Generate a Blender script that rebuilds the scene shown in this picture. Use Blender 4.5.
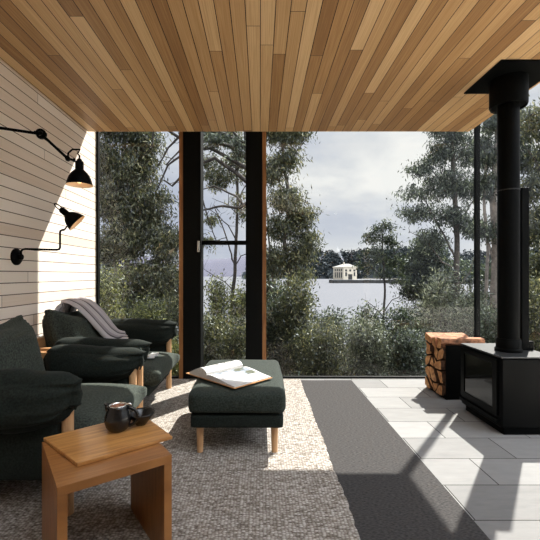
import bpy, bmesh, math, random
import numpy as np
from mathutils import Vector, Matrix, noise

for o in list(bpy.data.objects):
    bpy.data.objects.remove(o)
S = bpy.context.scene
COL = S.collection
PI = math.pi
rnd = random.Random(7)

# ------------------------------------------------------------------ camera
EYE = 1.15
F = 380.0
cd = bpy.data.cameras.new('camera')
cd.sensor_width = 36
cd.lens = F / 540 * 36
cd.shift_x = 10 / 540
cd.shift_y = 5 / 540
cd.clip_end = 5000
cam = bpy.data.objects.new('camera', cd)
cam.location = (0, 0, EYE)
cam.rotation_euler = (PI / 2, 0, 0)
COL.objects.link(cam)
S.camera = cam
S.view_settings.view_transform = 'Standard'
S.view_settings.look = 'None'
S.view_settings.gamma = 1
S.view_settings.exposure = 0.62
S.view_settings.use_curve_mapping = False
try:
    S.cycles.max_bounces = 8
    S.cycles.diffuse_bounces = 5
    S.cycles.transparent_max_bounces = 24
    S.cycles.sample_clamp_indirect = 6
    S.cycles.caustics_reflective = False
    S.cycles.caustics_refractive = False
except Exception:
    pass

# ------------------------------------------------------------------ sky
SKY_STRENGTH = 0.69
BACK_SKY_FILL = 6.0
w = bpy.data.worlds.new('cloudy_sky')
S.world = w
w.use_nodes = True
nt = w.node_tree
nt.nodes.clear()
def N(nt, t, **k):
    n = nt.nodes.new(t)
    for a, b in k.items():
        setattr(n, a, b)
    return n
def ramp(nt, stops, interp='LINEAR'):
    r = nt.nodes.new('ShaderNodeValToRGB')
    r.color_ramp.interpolation = interp
    e = r.color_ramp.elements
    while len(e) < len(stops):
        e.new(0.5)
    for i, (p, c) in enumerate(stops):
        e[i].position = p
        e[i].color = (*c, 1) if len(c) == 3 else c
    return r
tc = N(nt, 'ShaderNodeTexCoord')
mp = N(nt, 'ShaderNodeMapping')
mp.inputs['Scale'].default_value = (1.0, 1.0, 2.6)
mp.inputs['Location'].default_value = (0.35, 0.1, 0.62)
nz = N(nt, 'ShaderNodeTexNoise')
nz.inputs['Scale'].default_value = 2.6
nz.inputs['Detail'].default_value = 6
nz.inputs['Roughness'].default_value = 0.5
nz.inputs['Distortion'].default_value = 0.3
rp = ramp(nt, [(0.32, (0.46, 0.50, 0.62)), (0.46, (0.60, 0.63, 0.71)), (0.56, (0.76, 0.77, 0.79)), (0.66, (0.93, 0.92, 0.90))])
bg = N(nt, 'ShaderNodeBackground')
bg.inputs['Strength'].default_value = SKY_STRENGTH
wo = N(nt, 'ShaderNodeOutputWorld')
L = nt.links.new
L(tc.outputs['Generated'], mp.inputs['Vector']); L(mp.outputs[0], nz.inputs['Vector'])
# unseen sky high behind the room is brightened to add fill light indoors
sx = N(nt, 'ShaderNodeSeparateXYZ'); L(tc.outputs['Generated'], sx.inputs[0])
mr = N(nt, 'ShaderNodeMapRange', interpolation_type='SMOOTHSTEP')
mr.inputs['From Min'].default_value = 0.0; mr.inputs['From Max'].default_value = -0.8
mr.inputs['To Min'].default_value = 0.0; mr.inputs['To Max'].default_value = BACK_SKY_FILL
sd_ = N(nt, 'ShaderNodeVectorMath', operation='DOT_PRODUCT'); L(tc.outputs['Generated'], sd_.inputs[0]); sd_.inputs[1].default_value = (-0.62, 0.78, 0.0)
L(sd_.outputs['Value'], mr.inputs['Value'])
mz_ = N(nt, 'ShaderNodeMapRange', interpolation_type='SMOOTHSTEP')
mz_.inputs['From Min'].default_value = 0.30; mz_.inputs['From Max'].default_value = 0.65
L(sx.outputs[2], mz_.inputs['Value'])
mk_ = N(nt, 'ShaderNodeMath', operation='MULTIPLY'); L(mr.outputs[0], mk_.inputs[0]); L(mz_.outputs[0], mk_.inputs[1])
ms = N(nt, 'ShaderNodeMath', operation='ADD'); L(mk_.outputs[0], ms.inputs[0]); ms.inputs[1].default_value = SKY_STRENGTH
L(ms.outputs[0], bg.inputs['Strength'])
L(nz.outputs['Fac'], rp.inputs['Fac']); L(rp.outputs[0], bg.inputs['Color']); L(bg.outputs[0], wo.inputs['Surface'])

# ------------------------------------------------------------------ sun
SUN_DIR = Vector((0.61 * 0.653, 0.79 * 0.653, 0.757)).normalized()
sd = bpy.data.lights.new('sun', 'SUN')
sd.energy = 9.2
sd.angle = math.radians(0.6)
sd.color = (1.0, 0.95, 0.88)
so = bpy.data.objects.new('sun', sd)
so.rotation_euler = SUN_DIR.to_track_quat('Z', 'Y').to_euler()
so.location = (8, 10, 12)
COL.objects.link(so)

# ------------------------------------------------------------------ helpers
def at(px, py, Y):
    return Vector(((px - 260) * Y / F, Y, EYE + (275 - py) * Y / F))

def tag(o, label=None, cat=None, group=None, kind=None):
    if label: o['label'] = label
    if cat: o['category'] = cat
    if group: o['group'] = group
    if kind: o['kind'] = kind
    return o

def empty(name, loc, label, cat, group=None):
    o = bpy.data.objects.new(name, None)
    o.empty_display_size = 0.1
    COL.objects.link(o)
    o.location = loc
    return tag(o, label, cat, group)

def root_loc(p):
    v = Vector((0, 0, 0))
    while p is not None:
        v += Vector(p.location)
        p = p.parent
    return v

class MB:
    """collects vertices and faces of one mesh, in world coordinates"""
    def __init__(s):
        s.v = []; s.f = []; s.m = []
    def add(s, vs, fs, mi=0):
        b = len(s.v)
        s.v += [Vector(x) for x in vs]
        s.f += [tuple(i + b for i in f) for f in fs]
        s.m += [mi] * len(fs)
        return s
    def box(s, a, b, mi=0):
        x0, y0, z0 = a; x1, y1, z1 = b
        return s.add([(x0,y0,z0),(x1,y0,z0),(x1,y1,z0),(x0,y1,z0),(x0,y0,z1),(x1,y0,z1),(x1,y1,z1),(x0,y1,z1)],
                     [(0,3,2,1),(4,5,6,7),(0,1,5,4),(1,2,6,5),(2,3,7,6),(3,0,4,7)], mi)
    def prism(s, poly, z0, z1, mi=0):
        n = len(poly)
        vs = [(x, y, z0) for x, y in poly] + [(x, y, z1) for x, y in poly]
        fs = [tuple(range(n))[::-1], tuple(range(n, 2*n))] + [(i, (i+1) % n, n+(i+1) % n, n+i) for i in range(n)]
        return s.add(vs, fs, mi)
    def tube(s, pts, r, seg=10, mi=0, cap=True):
        pts = [Vector(p) for p in pts]
        rs = r if isinstance(r, (list, tuple)) else [r] * len(pts)
        vs = []; fs = []
        up = None
        for i, p in enumerate(pts):
            d = (pts[min(i+1, len(pts)-1)] - pts[max(i-1, 0)])
            if d.length < 1e-9: d = Vector((0, 0, 1))
            d.normalize()
            if up is None:
                up = d.orthogonal().normalized()
            else:
                up = (up - d * up.dot(d))
                if up.length < 1e-6: up = d.orthogonal()
                up.normalize()
            q = d.cross(up)
            for k in range(seg):
                a = 2 * PI * k / seg
                vs.append(p + (up * math.cos(a) + q * math.sin(a)) * rs[i])
        for i in range(len(pts) - 1):
            for k in range(seg):
                k2 = (k + 1) % seg
                fs.append((i*seg+k, i*seg+k2, (i+1)*seg+k2, (i+1)*seg+k))
        if cap:
            fs.append(tuple(range(seg))[::-1]); fs.append(tuple(range((len(pts)-1)*seg, len(pts)*seg)))
        return s.add(vs, fs, mi)
    def lathe(s, prof, o=(0,0,0), axis=(0,0,1), seg=32, mi=0):
        """profile of (radius, height) turned about an axis"""
        axis = Vector(axis).normalized(); o = Vector(o)
        u = axis.orthogonal().normalized(); q = axis.cross(u)
        vs = []; fs = []
        for r, h in prof:
            for k in range(seg):
                a = 2 * PI * k / seg
                vs.append(o + axis * h + (u * math.cos(a) + q * math.sin(a)) * max(r, 1e-4))
        for i in range(len(prof) - 1):
            for k in range(seg):
                k2 = (k + 1) % seg
                fs.append((i*seg+k, i*seg+k2, (i+1)*seg+k2, (i+1)*seg+k))
        return s.add(vs, fs, mi)
    def build(s, name, mats, parent=None, smooth=False, bevel=0, seg=2):
        me = bpy.data.meshes.new(name)
        off = root_loc(parent) if parent is not None else Vector((0, 0, 0))
        me.from_pydata([tuple(v - off) for v in s.v], [], s.f)
        if not isinstance(mats, (list, tuple)): mats = [mats]
        for m in mats: me.materials.append(m)
        me.polygons.foreach_set('material_index', s.m)
        me.update()
        bm = bmesh.new(); bm.from_mesh(me)
        bmesh.ops.remove_doubles(bm, verts=bm.verts, dist=1e-5)
        bmesh.ops.recalc_face_normals(bm, faces=bm.faces)
        if bevel:
            es = [e for e in bm.edges if len(e.link_faces) == 2 and e.calc_face_angle(0) > 0.5]
            bmesh.ops.bevel(bm, geom=es, offset=bevel, segments=seg, affect='EDGES', profile=0.5)
        bm.to_mesh(me); bm.free()
        o = bpy.data.objects.new(name, me)
        COL.objects.link(o)
        if parent is not None: o.parent = parent
        if smooth:
            me.polygons.foreach_set('use_smooth', [True] * len(me.polygons))
            if smooth == 'auto':
                try: me.set_sharp_from_angle(angle=math.radians(40))
                except Exception: pass
        return o

def struct(name, mb, mat, **k):
    return tag(mb.build(name, mat, **k), kind='structure')

def softbox(c, size, r, bulge=(0, 0, 0), wr=0.0, seed=0, n=14, rot=None, freq=5.0, pinch=None):
    """rounded, bulging, slightly wrinkled upholstery block"""
    mb = MB()
    hx, hy, hz = [s / 2 for s in size]
    c = Vector(c)
    bm = bmesh.new()
    bmesh.ops.create_cube(bm, size=2)
    bmesh.ops.subdivide_edges(bm, edges=bm.edges, cuts=n, use_grid_fill=True)
    bm.verts.ensure_lookup_table()
    vs = []
    for v in bm.verts:
        # denser rows near edges
        u = Vector([math.copysign(abs(t) ** 0.75, t) for t in v.co])
        p = Vector((u.x * hx, u.y * hy, u.z * hz))
        inner = Vector((max(-hx + r, min(hx - r, p.x)), max(-hy + r, min(hy - r, p.y)), max(-hz + r, min(hz - r, p.z))))
        d = p - inner
        if d.length > 1e-9: p = inner + d.normalized() * r
        a, b, e = (1 - u.x * u.x), (1 - u.y * u.y), (1 - u.z * u.z)
        p.x += bulge[0] * u.x * b * e; p.y += bulge[1] * u.y * a * e; p.z += bulge[2] * u.z * a * b
        if pinch: p = pinch(p, u)
        if wr:
            nn = noise.noise(Vector((p.x * freq + seed * 7.3, p.y * freq, p.z * freq + seed))) + 0.5 * noise.noise(Vector((p.x * freq * 2.3, p.y * freq * 2.3 + seed, p.z * freq * 2.3)))
            p += p.normalized() * nn * wr
        if rot: p = rot @ p
        vs.append(p + c)
    fs = [tuple(x.index for x in f.verts) for f in bm.faces]
    bm.free()
    mb.add(vs, fs)
    return mb

# ------------------------------------------------------------------ materials
def newmat(name):
    m = bpy.data.materials.new(name); m.use_nodes = True
    nt = m.node_tree
    return m, nt, nt.nodes['Principled BSDF']

def setc(b, col, rough=0.6, metal=0.0, spec=0.5):
    b.inputs['Base Color'].default_value = (*col, 1)
    b.inputs['Roughness'].default_value = rough
    b.inputs['Metallic'].default_value = metal
    b.inputs['Specular IOR Level'].default_value = spec

def bumpnode(nt, b, hsock, strength, dist=0.01):
    bp = N(nt, 'ShaderNodeBump')
    bp.inputs['Strength'].default_value = strength
    bp.inputs['Distance'].default_value = dist
    nt.links.new(hsock, bp.inputs['Height']); nt.links.new(bp.outputs[0], b.inputs['Normal'])

def plain(name, col, rough=0.6, metal=0.0, var=0.12, scale=30, bump=0.0, spec=0.5):
    m, nt, b = newmat(name)
    setc(b, col, rough, metal, spec)
    tc = N(nt, 'ShaderNodeTexCoord'); nz = N(nt, 'ShaderNodeTexNoise')
    nz.inputs['Scale'].default_value = scale; nz.inputs['Detail'].default_value = 4
    nt.links.new(tc.outputs['Object'], nz.inputs['Vector'])
    r = ramp(nt, [(0.3, tuple(c * (1 - var) for c in col)), (0.7, tuple(min(1, c * (1 + var)) for c in col))])
    nt.links.new(nz.outputs['Fac'], r.inputs['Fac']); nt.links.new(r.outputs[0], b.inputs['Base Color'])
    if bump: bumpnode(nt, b, nz.outputs['Fac'], bump, 0.004)
    return m

def mth(nt, op, a, b=None, clamp=False):
    n = N(nt, 'ShaderNodeMath', operation=op, use_clamp=clamp)
    for i, x in enumerate((a, b)):
        if x is None: continue
        if isinstance(x, (int, float)): n.inputs[i].default_value = x
        else: nt.links.new(x, n.inputs[i])
    return n.outputs[0]

def boards(name, across, along, width, length, stops, groove, gw=0.05, rough=0.55, grain=0.25, off=0.0, bump=0.4):
    """planked timber: board index and butt joints from object coordinates"""
    m, nt, b = newmat(name)
    tc = N(nt, 'ShaderNodeTexCoord'); sp = N(nt, 'ShaderNodeSeparateXYZ')
    nt.links.new(tc.outputs['Object'], sp.inputs[0])
    A = mth(nt, 'DIVIDE', mth(nt, 'ADD', sp.outputs[across], off), width)
    idx = mth(nt, 'FLOOR', A); fr = mth(nt, 'FRACT', A)
    wn = N(nt, 'ShaderNodeTexWhiteNoise', noise_dimensions='1D')
    nt.links.new(idx, wn.inputs['W'])
    B = mth(nt, 'ADD', mth(nt, 'DIVIDE', sp.outputs[along], length), mth(nt, 'MULTIPLY', wn.outputs['Value'], 7.0))
    seg = mth(nt, 'FLOOR', B); fb = mth(nt, 'FRACT', B)
    cb = N(nt, 'ShaderNodeCombineXYZ'); nt.links.new(idx, cb.inputs[0]); nt.links.new(seg, cb.inputs[1])
    w2 = N(nt, 'ShaderNodeTexWhiteNoise', noise_dimensions='3D'); nt.links.new(cb.outputs[0], w2.inputs['Vector'])
    # grain
    g = N(nt, 'ShaderNodeCombineXYZ')
    nt.links.new(mth(nt, 'MULTIPLY', A, 9.0), g.inputs[0])
    nt.links.new(mth(nt, 'MULTIPLY', sp.outputs[along], 1.3), g.inputs[1])
    nt.links.new(mth(nt, 'MULTIPLY', w2.outputs['Value'], 50.0), g.inputs[2])
    nz = N(nt, 'ShaderNodeTexNoise'); nz.inputs['Scale'].default_value = 1.6; nz.inputs['Detail'].default_value = 5; nz.inputs['Distortion'].default_value = 0.6
    nt.links.new(g.outputs[0], nz.inputs['Vector'])
    t = mth(nt, 'ADD', w2.outputs['Value'], mth(nt, 'MULTIPLY', mth(nt, 'SUBTRACT', nz.outputs['Fac'], 0.5), grain * 4), clamp=True)
    r = ramp(nt, stops); nt.links.new(t, r.inputs['Fac'])
    e = mth(nt, 'LESS_THAN', fr, gw)
    j = mth(nt, 'LESS_THAN', fb, 0.004 / length)
    gr = mth(nt, 'MAXIMUM', e, j)
    mx = N(nt, 'ShaderNodeMix', data_type='RGBA')
    nt.links.new(gr, mx.inputs[0]); nt.links.new(r.outputs[0], mx.inputs[6]); mx.inputs[7].default_value = (*groove, 1)
    nt.links.new(mx.outputs[2], b.inputs['Base Color'])
    b.inputs['Roughness'].default_value = rough
    b.inputs['Specular IOR Level'].default_value = 0.35
    bumpnode(nt, b, mth(nt, 'SUBTRACT', mth(nt, 'MULTIPLY', nz.outputs['Fac'], 0.15), gr), bump, 0.004)
    return m

def wood(name, c0, c1, axis=2, scale=1.0, rough=0.45):
    m, nt, b = newmat(name)
    tc = N(nt, 'ShaderNodeTexCoord'); mp = N(nt, 'ShaderNodeMapping')
    sc = [28 * scale] * 3; sc[axis] = 2.0 * scale
    mp.inputs['Scale'].default_value = sc
    nz = N(nt, 'ShaderNodeTexNoise'); nz.inputs['Scale'].default_value = 1.5; nz.inputs['Detail'].default_value = 6; nz.inputs['Distortion'].default_value = 0.8
    r = ramp(nt, [(0.3, c0), (0.7, c1)])
    nt.links.new(tc.outputs['Object'], mp.inputs[0]); nt.links.new(mp.outputs[0], nz.inputs['Vector'])
    nt.links.new(nz.outputs['Fac'], r.inputs['Fac']); nt.links.new(r.outputs[0], b.inputs['Base Color'])
    b.inputs['Roughness'].default_value = rough
    bumpnode(nt, b, nz.outputs['Fac'], 0.15, 0.002)
    return m

def fabric(name, col, scale=150, var=0.55, rough=0.9, bump=0.4, sheen=0.3):
    m, nt, b = newmat(name)
    tc = N(nt, 'ShaderNodeTexCoord')
    nz = N(nt, 'ShaderNodeTexNoise'); nz.inputs['Scale'].default_value = scale; nz.inputs['Detail'].default_value = 3
    nt.links.new(tc.outputs['Object'], nz.inputs['Vector'])
    r = ramp(nt, [(0.3, tuple(c * (1 - var) for c in col)), (0.7, tuple(min(1, c * (1 + var)) for c in col))])
    nt.links.new(nz.outputs['Fac'], r.inputs['Fac']); nt.links.new(r.outputs[0], b.inputs['Base Color'])
    b.inputs['Roughness'].default_value = rough
    b.inputs['Specular IOR Level'].default_value = 0.2
    b.inputs['Sheen Weight'].default_value = sheen
    b.inputs['Sheen Tint'].default_value = (*[min(1, c * 4 + 0.1) for c in col], 1)
    bumpnode(nt, b, nz.outputs['Fac'], bump, 0.002)
    return m

M = {}
M['ceiling'] = boards('ceiling_boards', 0, 1, 0.086, 2.7,
    [(0.0, (0.29, 0.15, 0.06)), (0.35, (0.44, 0.25, 0.105)), (0.7, (0.54, 0.335, 0.158)), (1.0, (0.67, 0.45, 0.235))], (0.035, 0.015, 0.006), gw=0.058, grain=0.26, rough=0.5)
M['wall'] = boards('limed_wall_boards', 2, 1, 0.086, 7.3,
    [(0.0, (0.72, 0.60, 0.49)), (0.35, (0.82, 0.73, 0.63)), (0.75, (0.86, 0.78, 0.69)), (1.0, (0.88, 0.81, 0.74))], (0.10, 0.06, 0.035), gw=0.075, grain=0.13, rough=0.6, off=0.03)
M['rearwall'] = boards('rear_wall_boards', 2, 0, 0.086, 2.4,
    [(0.0, (0.50, 0.39, 0.285)), (1.0, (0.72, 0.62, 0.51))], (0.17, 0.10, 0.055), gw=0.055, grain=0.13, rough=0.6)
M['black'] = plain('black_metal', (0.002, 0.0023, 0.0023), 0.5, 0.0, 0.2, 60, 0, 0.05)
M['stove'] = plain('black_stove_steel', (0.002, 0.0022, 0.0022), 0.40, 0.0, 0.2, 90, 0.02, 0.06)
M['frame'] = plain('black_timber_frame', (0.0025, 0.003, 0.0028), 0.6, 0.0, 0.2, 40, 0, 0.1)
M['cedar'] = wood('orange_timber_edge', (0.20, 0.08, 0.025), (0.36, 0.165, 0.055), 2)
M['oak_leg'] = wood('pale_oak', (0.45, 0.25, 0.12), (0.62, 0.38, 0.20), 2)
M['oak_rail'] = wood('oak_rail', (0.38, 0.19, 0.08), (0.52, 0.29, 0.13), 1)
M['green'] = fabric('dark_green_wool', (0.0085, 0.012, 0.0098), 110, 0.65, sheen=0.12)
M['green2'] = fabric('green_grey_wool', (0.034, 0.041, 0.034), 100, 0.7, sheen=0.2)
M['green3'] = fabric('deep_green_wool', (0.021, 0.027, 0.0225), 110, 0.6, sheen=0.2)
M['piping'] = plain('dark_green_piping', (0.02, 0.032, 0.026), 0.8)
M['chrome'] = plain('bright_steel', (0.7, 0.7, 0.68), 0.25, 1.0, 0.05)
M['ceramic'] = plain('black_ceramic', (0.004, 0.004, 0.0045), 0.25, 0.0, 0.3, 20)
M['tea'] = plain('brown_tea_leaves', (0.30, 0.12, 0.06), 0.7, 0, 0.6, 220, 0.5)
M['stovetop'] = plain('sunlit_stove_steel', (0.02, 0.021, 0.022), 0.38, 0, 0.1, 40, 0, 0.5)  # lighter, shinier copy of the stove steel for the sunlit top
M['ringm'] = plain('dull_steel', (0.05, 0.05, 0.05), 0.4, 1.0, 0.05)
M['white_in'] = plain('white_enamel', (0.62, 0.52, 0.40), 0.4, 0, 0.02)
M['paper'] = plain('white_paper', (0.50, 0.50, 0.50), 0.6, 0, 0.03, 40)
M['pages'] = plain('page_edges', (0.55, 0.54, 0.52), 0.8, 0, 0.3, 300)
M['cover'] = plain('orange_book_cover', (0.45, 0.22, 0.08), 0.6)
M['fill_terrace'] = plain('fill_terrace_stone', (0.80, 0.75, 0.68), 0.85, 0, 0.05, 3)  # for the added slab that bounces sun into the room
M['bark_log'] = plain('log_bark', (0.07, 0.033, 0.018), 0.9, 0, 0.6, 30, 0.8)
M['grime'] = plain('dark_roof_sheet', (0.10, 0.10, 0.10), 0.7)

def log_end():
    m, nt, b = newmat('split_log_wood')
    tc = N(nt, 'ShaderNodeTexCoord'); nz = N(nt, 'ShaderNodeTexNoise'); nz.inputs['Scale'].default_value = 14; nz.inputs['Detail'].default_value = 6; nz.inputs['Distortion'].default_value = 1.2
    nt.links.new(tc.outputs['Object'], nz.inputs['Vector'])
    r = ramp(nt, [(0.25, (0.17, 0.07, 0.024)), (0.5, (0.42, 0.20, 0.075)), (0.75, (0.64, 0.36, 0.16))])
    nt.links.new(nz.outputs['Fac'], r.inputs['Fac']); nt.links.new(r.outputs[0], b.inputs['Base Color'])
    b.inputs['Roughness'].default_value = 0.85
    bumpnode(nt, b, nz.outputs['Fac'], 0.7, 0.01)
    return m
M['log'] = log_end()
M['log_side'] = plain('rusty_split_log_side', (0.30, 0.135, 0.07), 0.9, 0, 0.7, 26, 0.9)

def tiles():
    m, nt, b = newmat('grey_stone_tiles')
    tc = N(nt, 'ShaderNodeTexCoord'); sp = N(nt, 'ShaderNodeSeparateXYZ'); nt.links.new(tc.outputs['Object'], sp.inputs[0])
    R = mth(nt, 'DIVIDE', mth(nt, 'SUBTRACT', sp.outputs[1], 0.578), 0.3)
    ri = mth(nt, 'FLOOR', R); rf = mth(nt, 'FRACT', R)
    par = mth(nt, 'FLOORED_MODULO', ri, 2.0)
    U = mth(nt, 'DIVIDE', mth(nt, 'SUBTRACT', sp.outputs[0], mth(nt, 'ADD', 0.106, mth(nt, 'MULTIPLY', mth(nt, 'SUBTRACT', 1.0, par), 0.3))), 0.6)
    # joints at X = 1.306 + 0.6k in the odd rows, offset by half a tile in the even ones
    ui = mth(nt, 'FLOOR', U); uf = mth(nt, 'FRACT', U)
    cb = N(nt, 'ShaderNodeCombineXYZ'); nt.links.new(ui, cb.inputs[0]); nt.links.new(ri, cb.inputs[1])
    wn = N(nt, 'ShaderNodeTexWhiteNoise', noise_dimensions='3D'); nt.links.new(cb.outputs[0], wn.inputs['Vector'])
    mp = N(nt, 'ShaderNodeMapping'); mp.inputs['Scale'].default_value = (2.5, 9, 1); nt.links.new(tc.outputs['Object'], mp.inputs[0])
    nz = N(nt, 'ShaderNodeTexNoise'); nz.inputs['Scale'].default_value = 2.5; nz.inputs['Detail'].default_value = 8; nz.inputs['Roughness'].default_value = 0.65
    nt.links.new(mp.outputs[0], nz.inputs['Vector'])
    t = mth(nt, 'ADD', mth(nt, 'MULTIPLY', wn.outputs['Value'], 0.45), mth(nt, 'MULTIPLY', nz.outputs['Fac'], 0.6))
    r = ramp(nt, [(0.2, (0.150, 0.148, 0.146)), (0.8, (0.235, 0.233, 0.230))]); nt.links.new(t, r.inputs['Fac'])
    j = mth(nt, 'MAXIMUM', mth(nt, 'LESS_THAN', rf, 0.022), mth(nt, 'LESS_THAN', uf, 0.012))
    mx = N(nt, 'ShaderNodeMix', data_type='RGBA'); nt.links.new(j, mx.inputs[0]); nt.links.new(r.outputs[0], mx.inputs[6]); mx.inputs[7].default_value = (0.045, 0.043, 0.04, 1)
    nt.links.new(mx.outputs[2], b.inputs['Base Color'])
    b.inputs['Roughness'].default_value = 0.7
    b.inputs['Specular IOR Level'].default_value = 0.10
    bumpnode(nt, b, mth(nt, 'SUBTRACT', mth(nt, 'MULTIPLY', nz.outputs['Fac'], 0.3), j), 0.3, 0.004)
    return m
M['tiles'] = tiles()

def rugmat():
    m, nt, b = newmat('woven_wool_rug')
    tc = N(nt, 'ShaderNodeTexCoord')
    mp = N(nt, 'ShaderNodeMapping'); mp.inputs['Scale'].default_value = (62, 100, 1); nt.links.new(tc.outputs['Object'], mp.inputs[0])
    vo = N(nt, 'ShaderNodeTexVoronoi'); vo.inputs['Scale'].default_value = 1.0; vo.inputs['Randomness'].default_value = 0.55
    nt.links.new(mp.outputs[0], vo.inputs['Vector'])
    sp = N(nt, 'ShaderNodeSeparateColor'); nt.links.new(vo.outputs['Color'], sp.inputs[0])
    mp2 = N(nt, 'ShaderNodeMapping'); mp2.inputs['Scale'].default_value = (2.5, 40, 1); nt.links.new(tc.outputs['Object'], mp2.inputs[0])
    nz = N(nt, 'ShaderNodeTexNoise'); nz.inputs['Scale'].default_value = 1.5; nz.inputs['Detail'].default_value = 3; nt.links.new(mp2.outputs[0], nz.inputs['Vector'])
    t = mth(nt, 'ADD', mth(nt, 'MULTIPLY', sp.outputs[0], 0.5), mth(nt, 'MULTIPLY', nz.outputs['Fac'], 0.5))
    r = ramp(nt, [(0.25, (0.20, 0.172, 0.15)), (0.42, (0.35, 0.325, 0.295)), (0.75, (0.49, 0.465, 0.435))])
    nt.links.new(t, r.inputs['Fac'])
    dk = ramp(nt, [(0.30, (1, 1, 1)), (0.62, (0.5, 0.47, 0.44))]); nt.links.new(vo.outputs['Distance'], dk.inputs['Fac'])
    mx = N(nt, 'ShaderNodeMix', data_type='RGBA', blend_type='MULTIPLY'); mx.inputs[0].default_value = 1
    nt.links.new(r.outputs[0], mx.inputs[6]); nt.links.new(dk.outputs[0], mx.inputs[7])
    nt.links.new(mx.outputs[2], b.inputs['Base Color'])
    b.inputs['Roughness'].default_value = 0.95; b.inputs['Specular IOR Level'].default_value = 0.1
    bumpnode(nt, b, mth(nt, 'SUBTRACT', 1.0, vo.outputs['Distance']), 0.8, 0.006)
    return m
M['rug'] = rugmat()

def runner():
    m, nt, b = newmat('charcoal_carpet')
    tc = N(nt, 'ShaderNodeTexCoord')
    mp = N(nt, 'ShaderNodeMapping'); mp.inputs['Scale'].default_value = (60, 160, 1); nt.links.new(tc.outputs['Object'], mp.inputs[0])
    nz = N(nt, 'ShaderNodeTexNoise'); nz.inputs['Scale'].default_value = 1; nz.inputs['Detail'].default_value = 3; nt.links.new(mp.outputs[0], nz.inputs['Vector'])
    r = ramp(nt, [(0.3, (0.026, 0.025, 0.025)), (0.7, (0.070, 0.066, 0.065))]); nt.links.new(nz.outputs['Fac'], r.inputs['Fac'])
    nt.links.new(r.outputs[0], b.inputs['Base Color'])
    b.inputs['Roughness'].default_value = 0.95; b.inputs['Specular IOR Level'].default_value = 0.1
    bumpnode(nt, b, nz.outputs['Fac'], 0.5, 0.004)
    return m
M['carpet'] = runner()

def glassmat(name, tint=(1, 1, 1), spec=1.0):
    m = bpy.data.materials.new(name); m.use_nodes = True
    nt = m.node_tree; nt.nodes.clear()
    o = N(nt, 'ShaderNodeOutputMaterial'); mx = N(nt, 'ShaderNodeMixShader'); tr = N(nt, 'ShaderNodeBsdfTransparent'); gl = N(nt, 'ShaderNodeBsdfGlossy')
    ge = N(nt, 'ShaderNodeNewGeometry'); dt = N(nt, 'ShaderNodeVectorMath', operation='DOT_PRODUCT')
    nt.links.new(ge.outputs['Normal'], dt.inputs[0]); nt.links.new(ge.outputs['Incoming'], dt.inputs[1])
    cs = mth(nt, 'ABSOLUTE', dt.outputs['Value'])
    fz = mth(nt, 'ADD', 0.04, mth(nt, 'MULTIPLY', 0.96, mth(nt, 'POWER', mth(nt, 'SUBTRACT', 1.0, cs), 5.0)))
    tr.inputs[0].default_value = (*tint, 1); gl.inputs['Roughness'].default_value = 0.0
    f = mth(nt, 'MULTIPLY', fz, spec)
    nt.links.new(f, mx.inputs[0]); nt.links.new(tr.outputs[0], mx.inputs[1]); nt.links.new(gl.outputs[0], mx.inputs[2]); nt.links.new(mx.outputs[0], o.inputs[0])
    return m
M['glass'] = glassmat('window_glass', (0.97, 0.98, 0.975), 0.36)
M['stove_glass'] = None
m_, nt_, b_ = newmat('dark_stove_glass'); setc(b_, (0.003, 0.003, 0.003), 0.06, 0, 0.3); M['stove_glass'] = m_
nz_ = N(nt_, 'ShaderNodeTexNoise'); nz_.inputs['Scale'].default_value = 9
r_ = ramp(nt_, [(0.3, (0.05,) * 3), (0.8, (0.12,) * 3)]); nt_.links.new(nz_.outputs['Fac'], r_.inputs['Fac']); nt_.links.new(r_.outputs[0], b_.inputs['Roughness'])

def leafmat(name, stops, trans=0.40):
    stops = [(p, tuple(c * 0.86 * (0.25 + 0.55 * min(1, p * 2)) * (1.35 if p > .7 else 1) * (1, 1.03, .88)[q] for q, c in enumerate(col))) for p, col in stops]
    m = bpy.data.materials.new(name); m.use_nodes = True
    nt = m.node_tree; nt.nodes.clear()
    o = N(nt, 'ShaderNodeOutputMaterial')
    at_ = N(nt, 'ShaderNodeAttribute'); at_.attribute_name = 'tone'
    r = ramp(nt, stops); nt.links.new(at_.outputs['Fac'], r.inputs['Fac'])
    d = N(nt, 'ShaderNodeBsdfDiffuse'); t = N(nt, 'ShaderNodeBsdfTranslucent'); g = N(nt, 'ShaderNodeBsdfGlossy'); g.inputs['Roughness'].default_value = 0.5
    g.inputs[0].default_value = (0.6, 0.65, 0.7, 1)
    nt.links.new(r.outputs[0], d.inputs[0]); nt.links.new(r.outputs[0], t.inputs[0])
    m1 = N(nt, 'ShaderNodeMixShader'); m1.inputs[0].default_value = trans
    nt.links.new(d.outputs[0], m1.inputs[1]); nt.links.new(t.outputs[0], m1.inputs[2])
    m2 = N(nt, 'ShaderNodeMixShader'); m2.inputs[0].default_value = 0.07
    nt.links.new(m1.outputs[0], m2.inputs[1]); nt.links.new(g.outputs[0], m2.inputs[2]); nt.links.new(m2.outputs[0], o.inputs[0])
    return m
M['leaf_gum'] = leafmat('gum_leaves', [(0, (0.053, 0.065, 0.031)), (0.5, (0.114, 0.125, 0.063)), (0.85, (0.209, 0.199, 0.096)), (1, (0.380, 0.342, 0.192))])
M['leaf_gray'] = leafmat('grey_green_leaves', [(0, (0.044, 0.058, 0.041)), (0.5, (0.088, 0.107, 0.078)), (0.85, (0.170, 0.196, 0.149)), (1, (0.374, 0.408, 0.328))])
M['leaf_yel'] = leafmat('yellow_green_leaves', [(0, (0.076, 0.088, 0.028)), (0.5, (0.178, 0.196, 0.063)), (0.85, (0.340, 0.340, 0.117)), (1, (0.544, 0.527, 0.235))])
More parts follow.
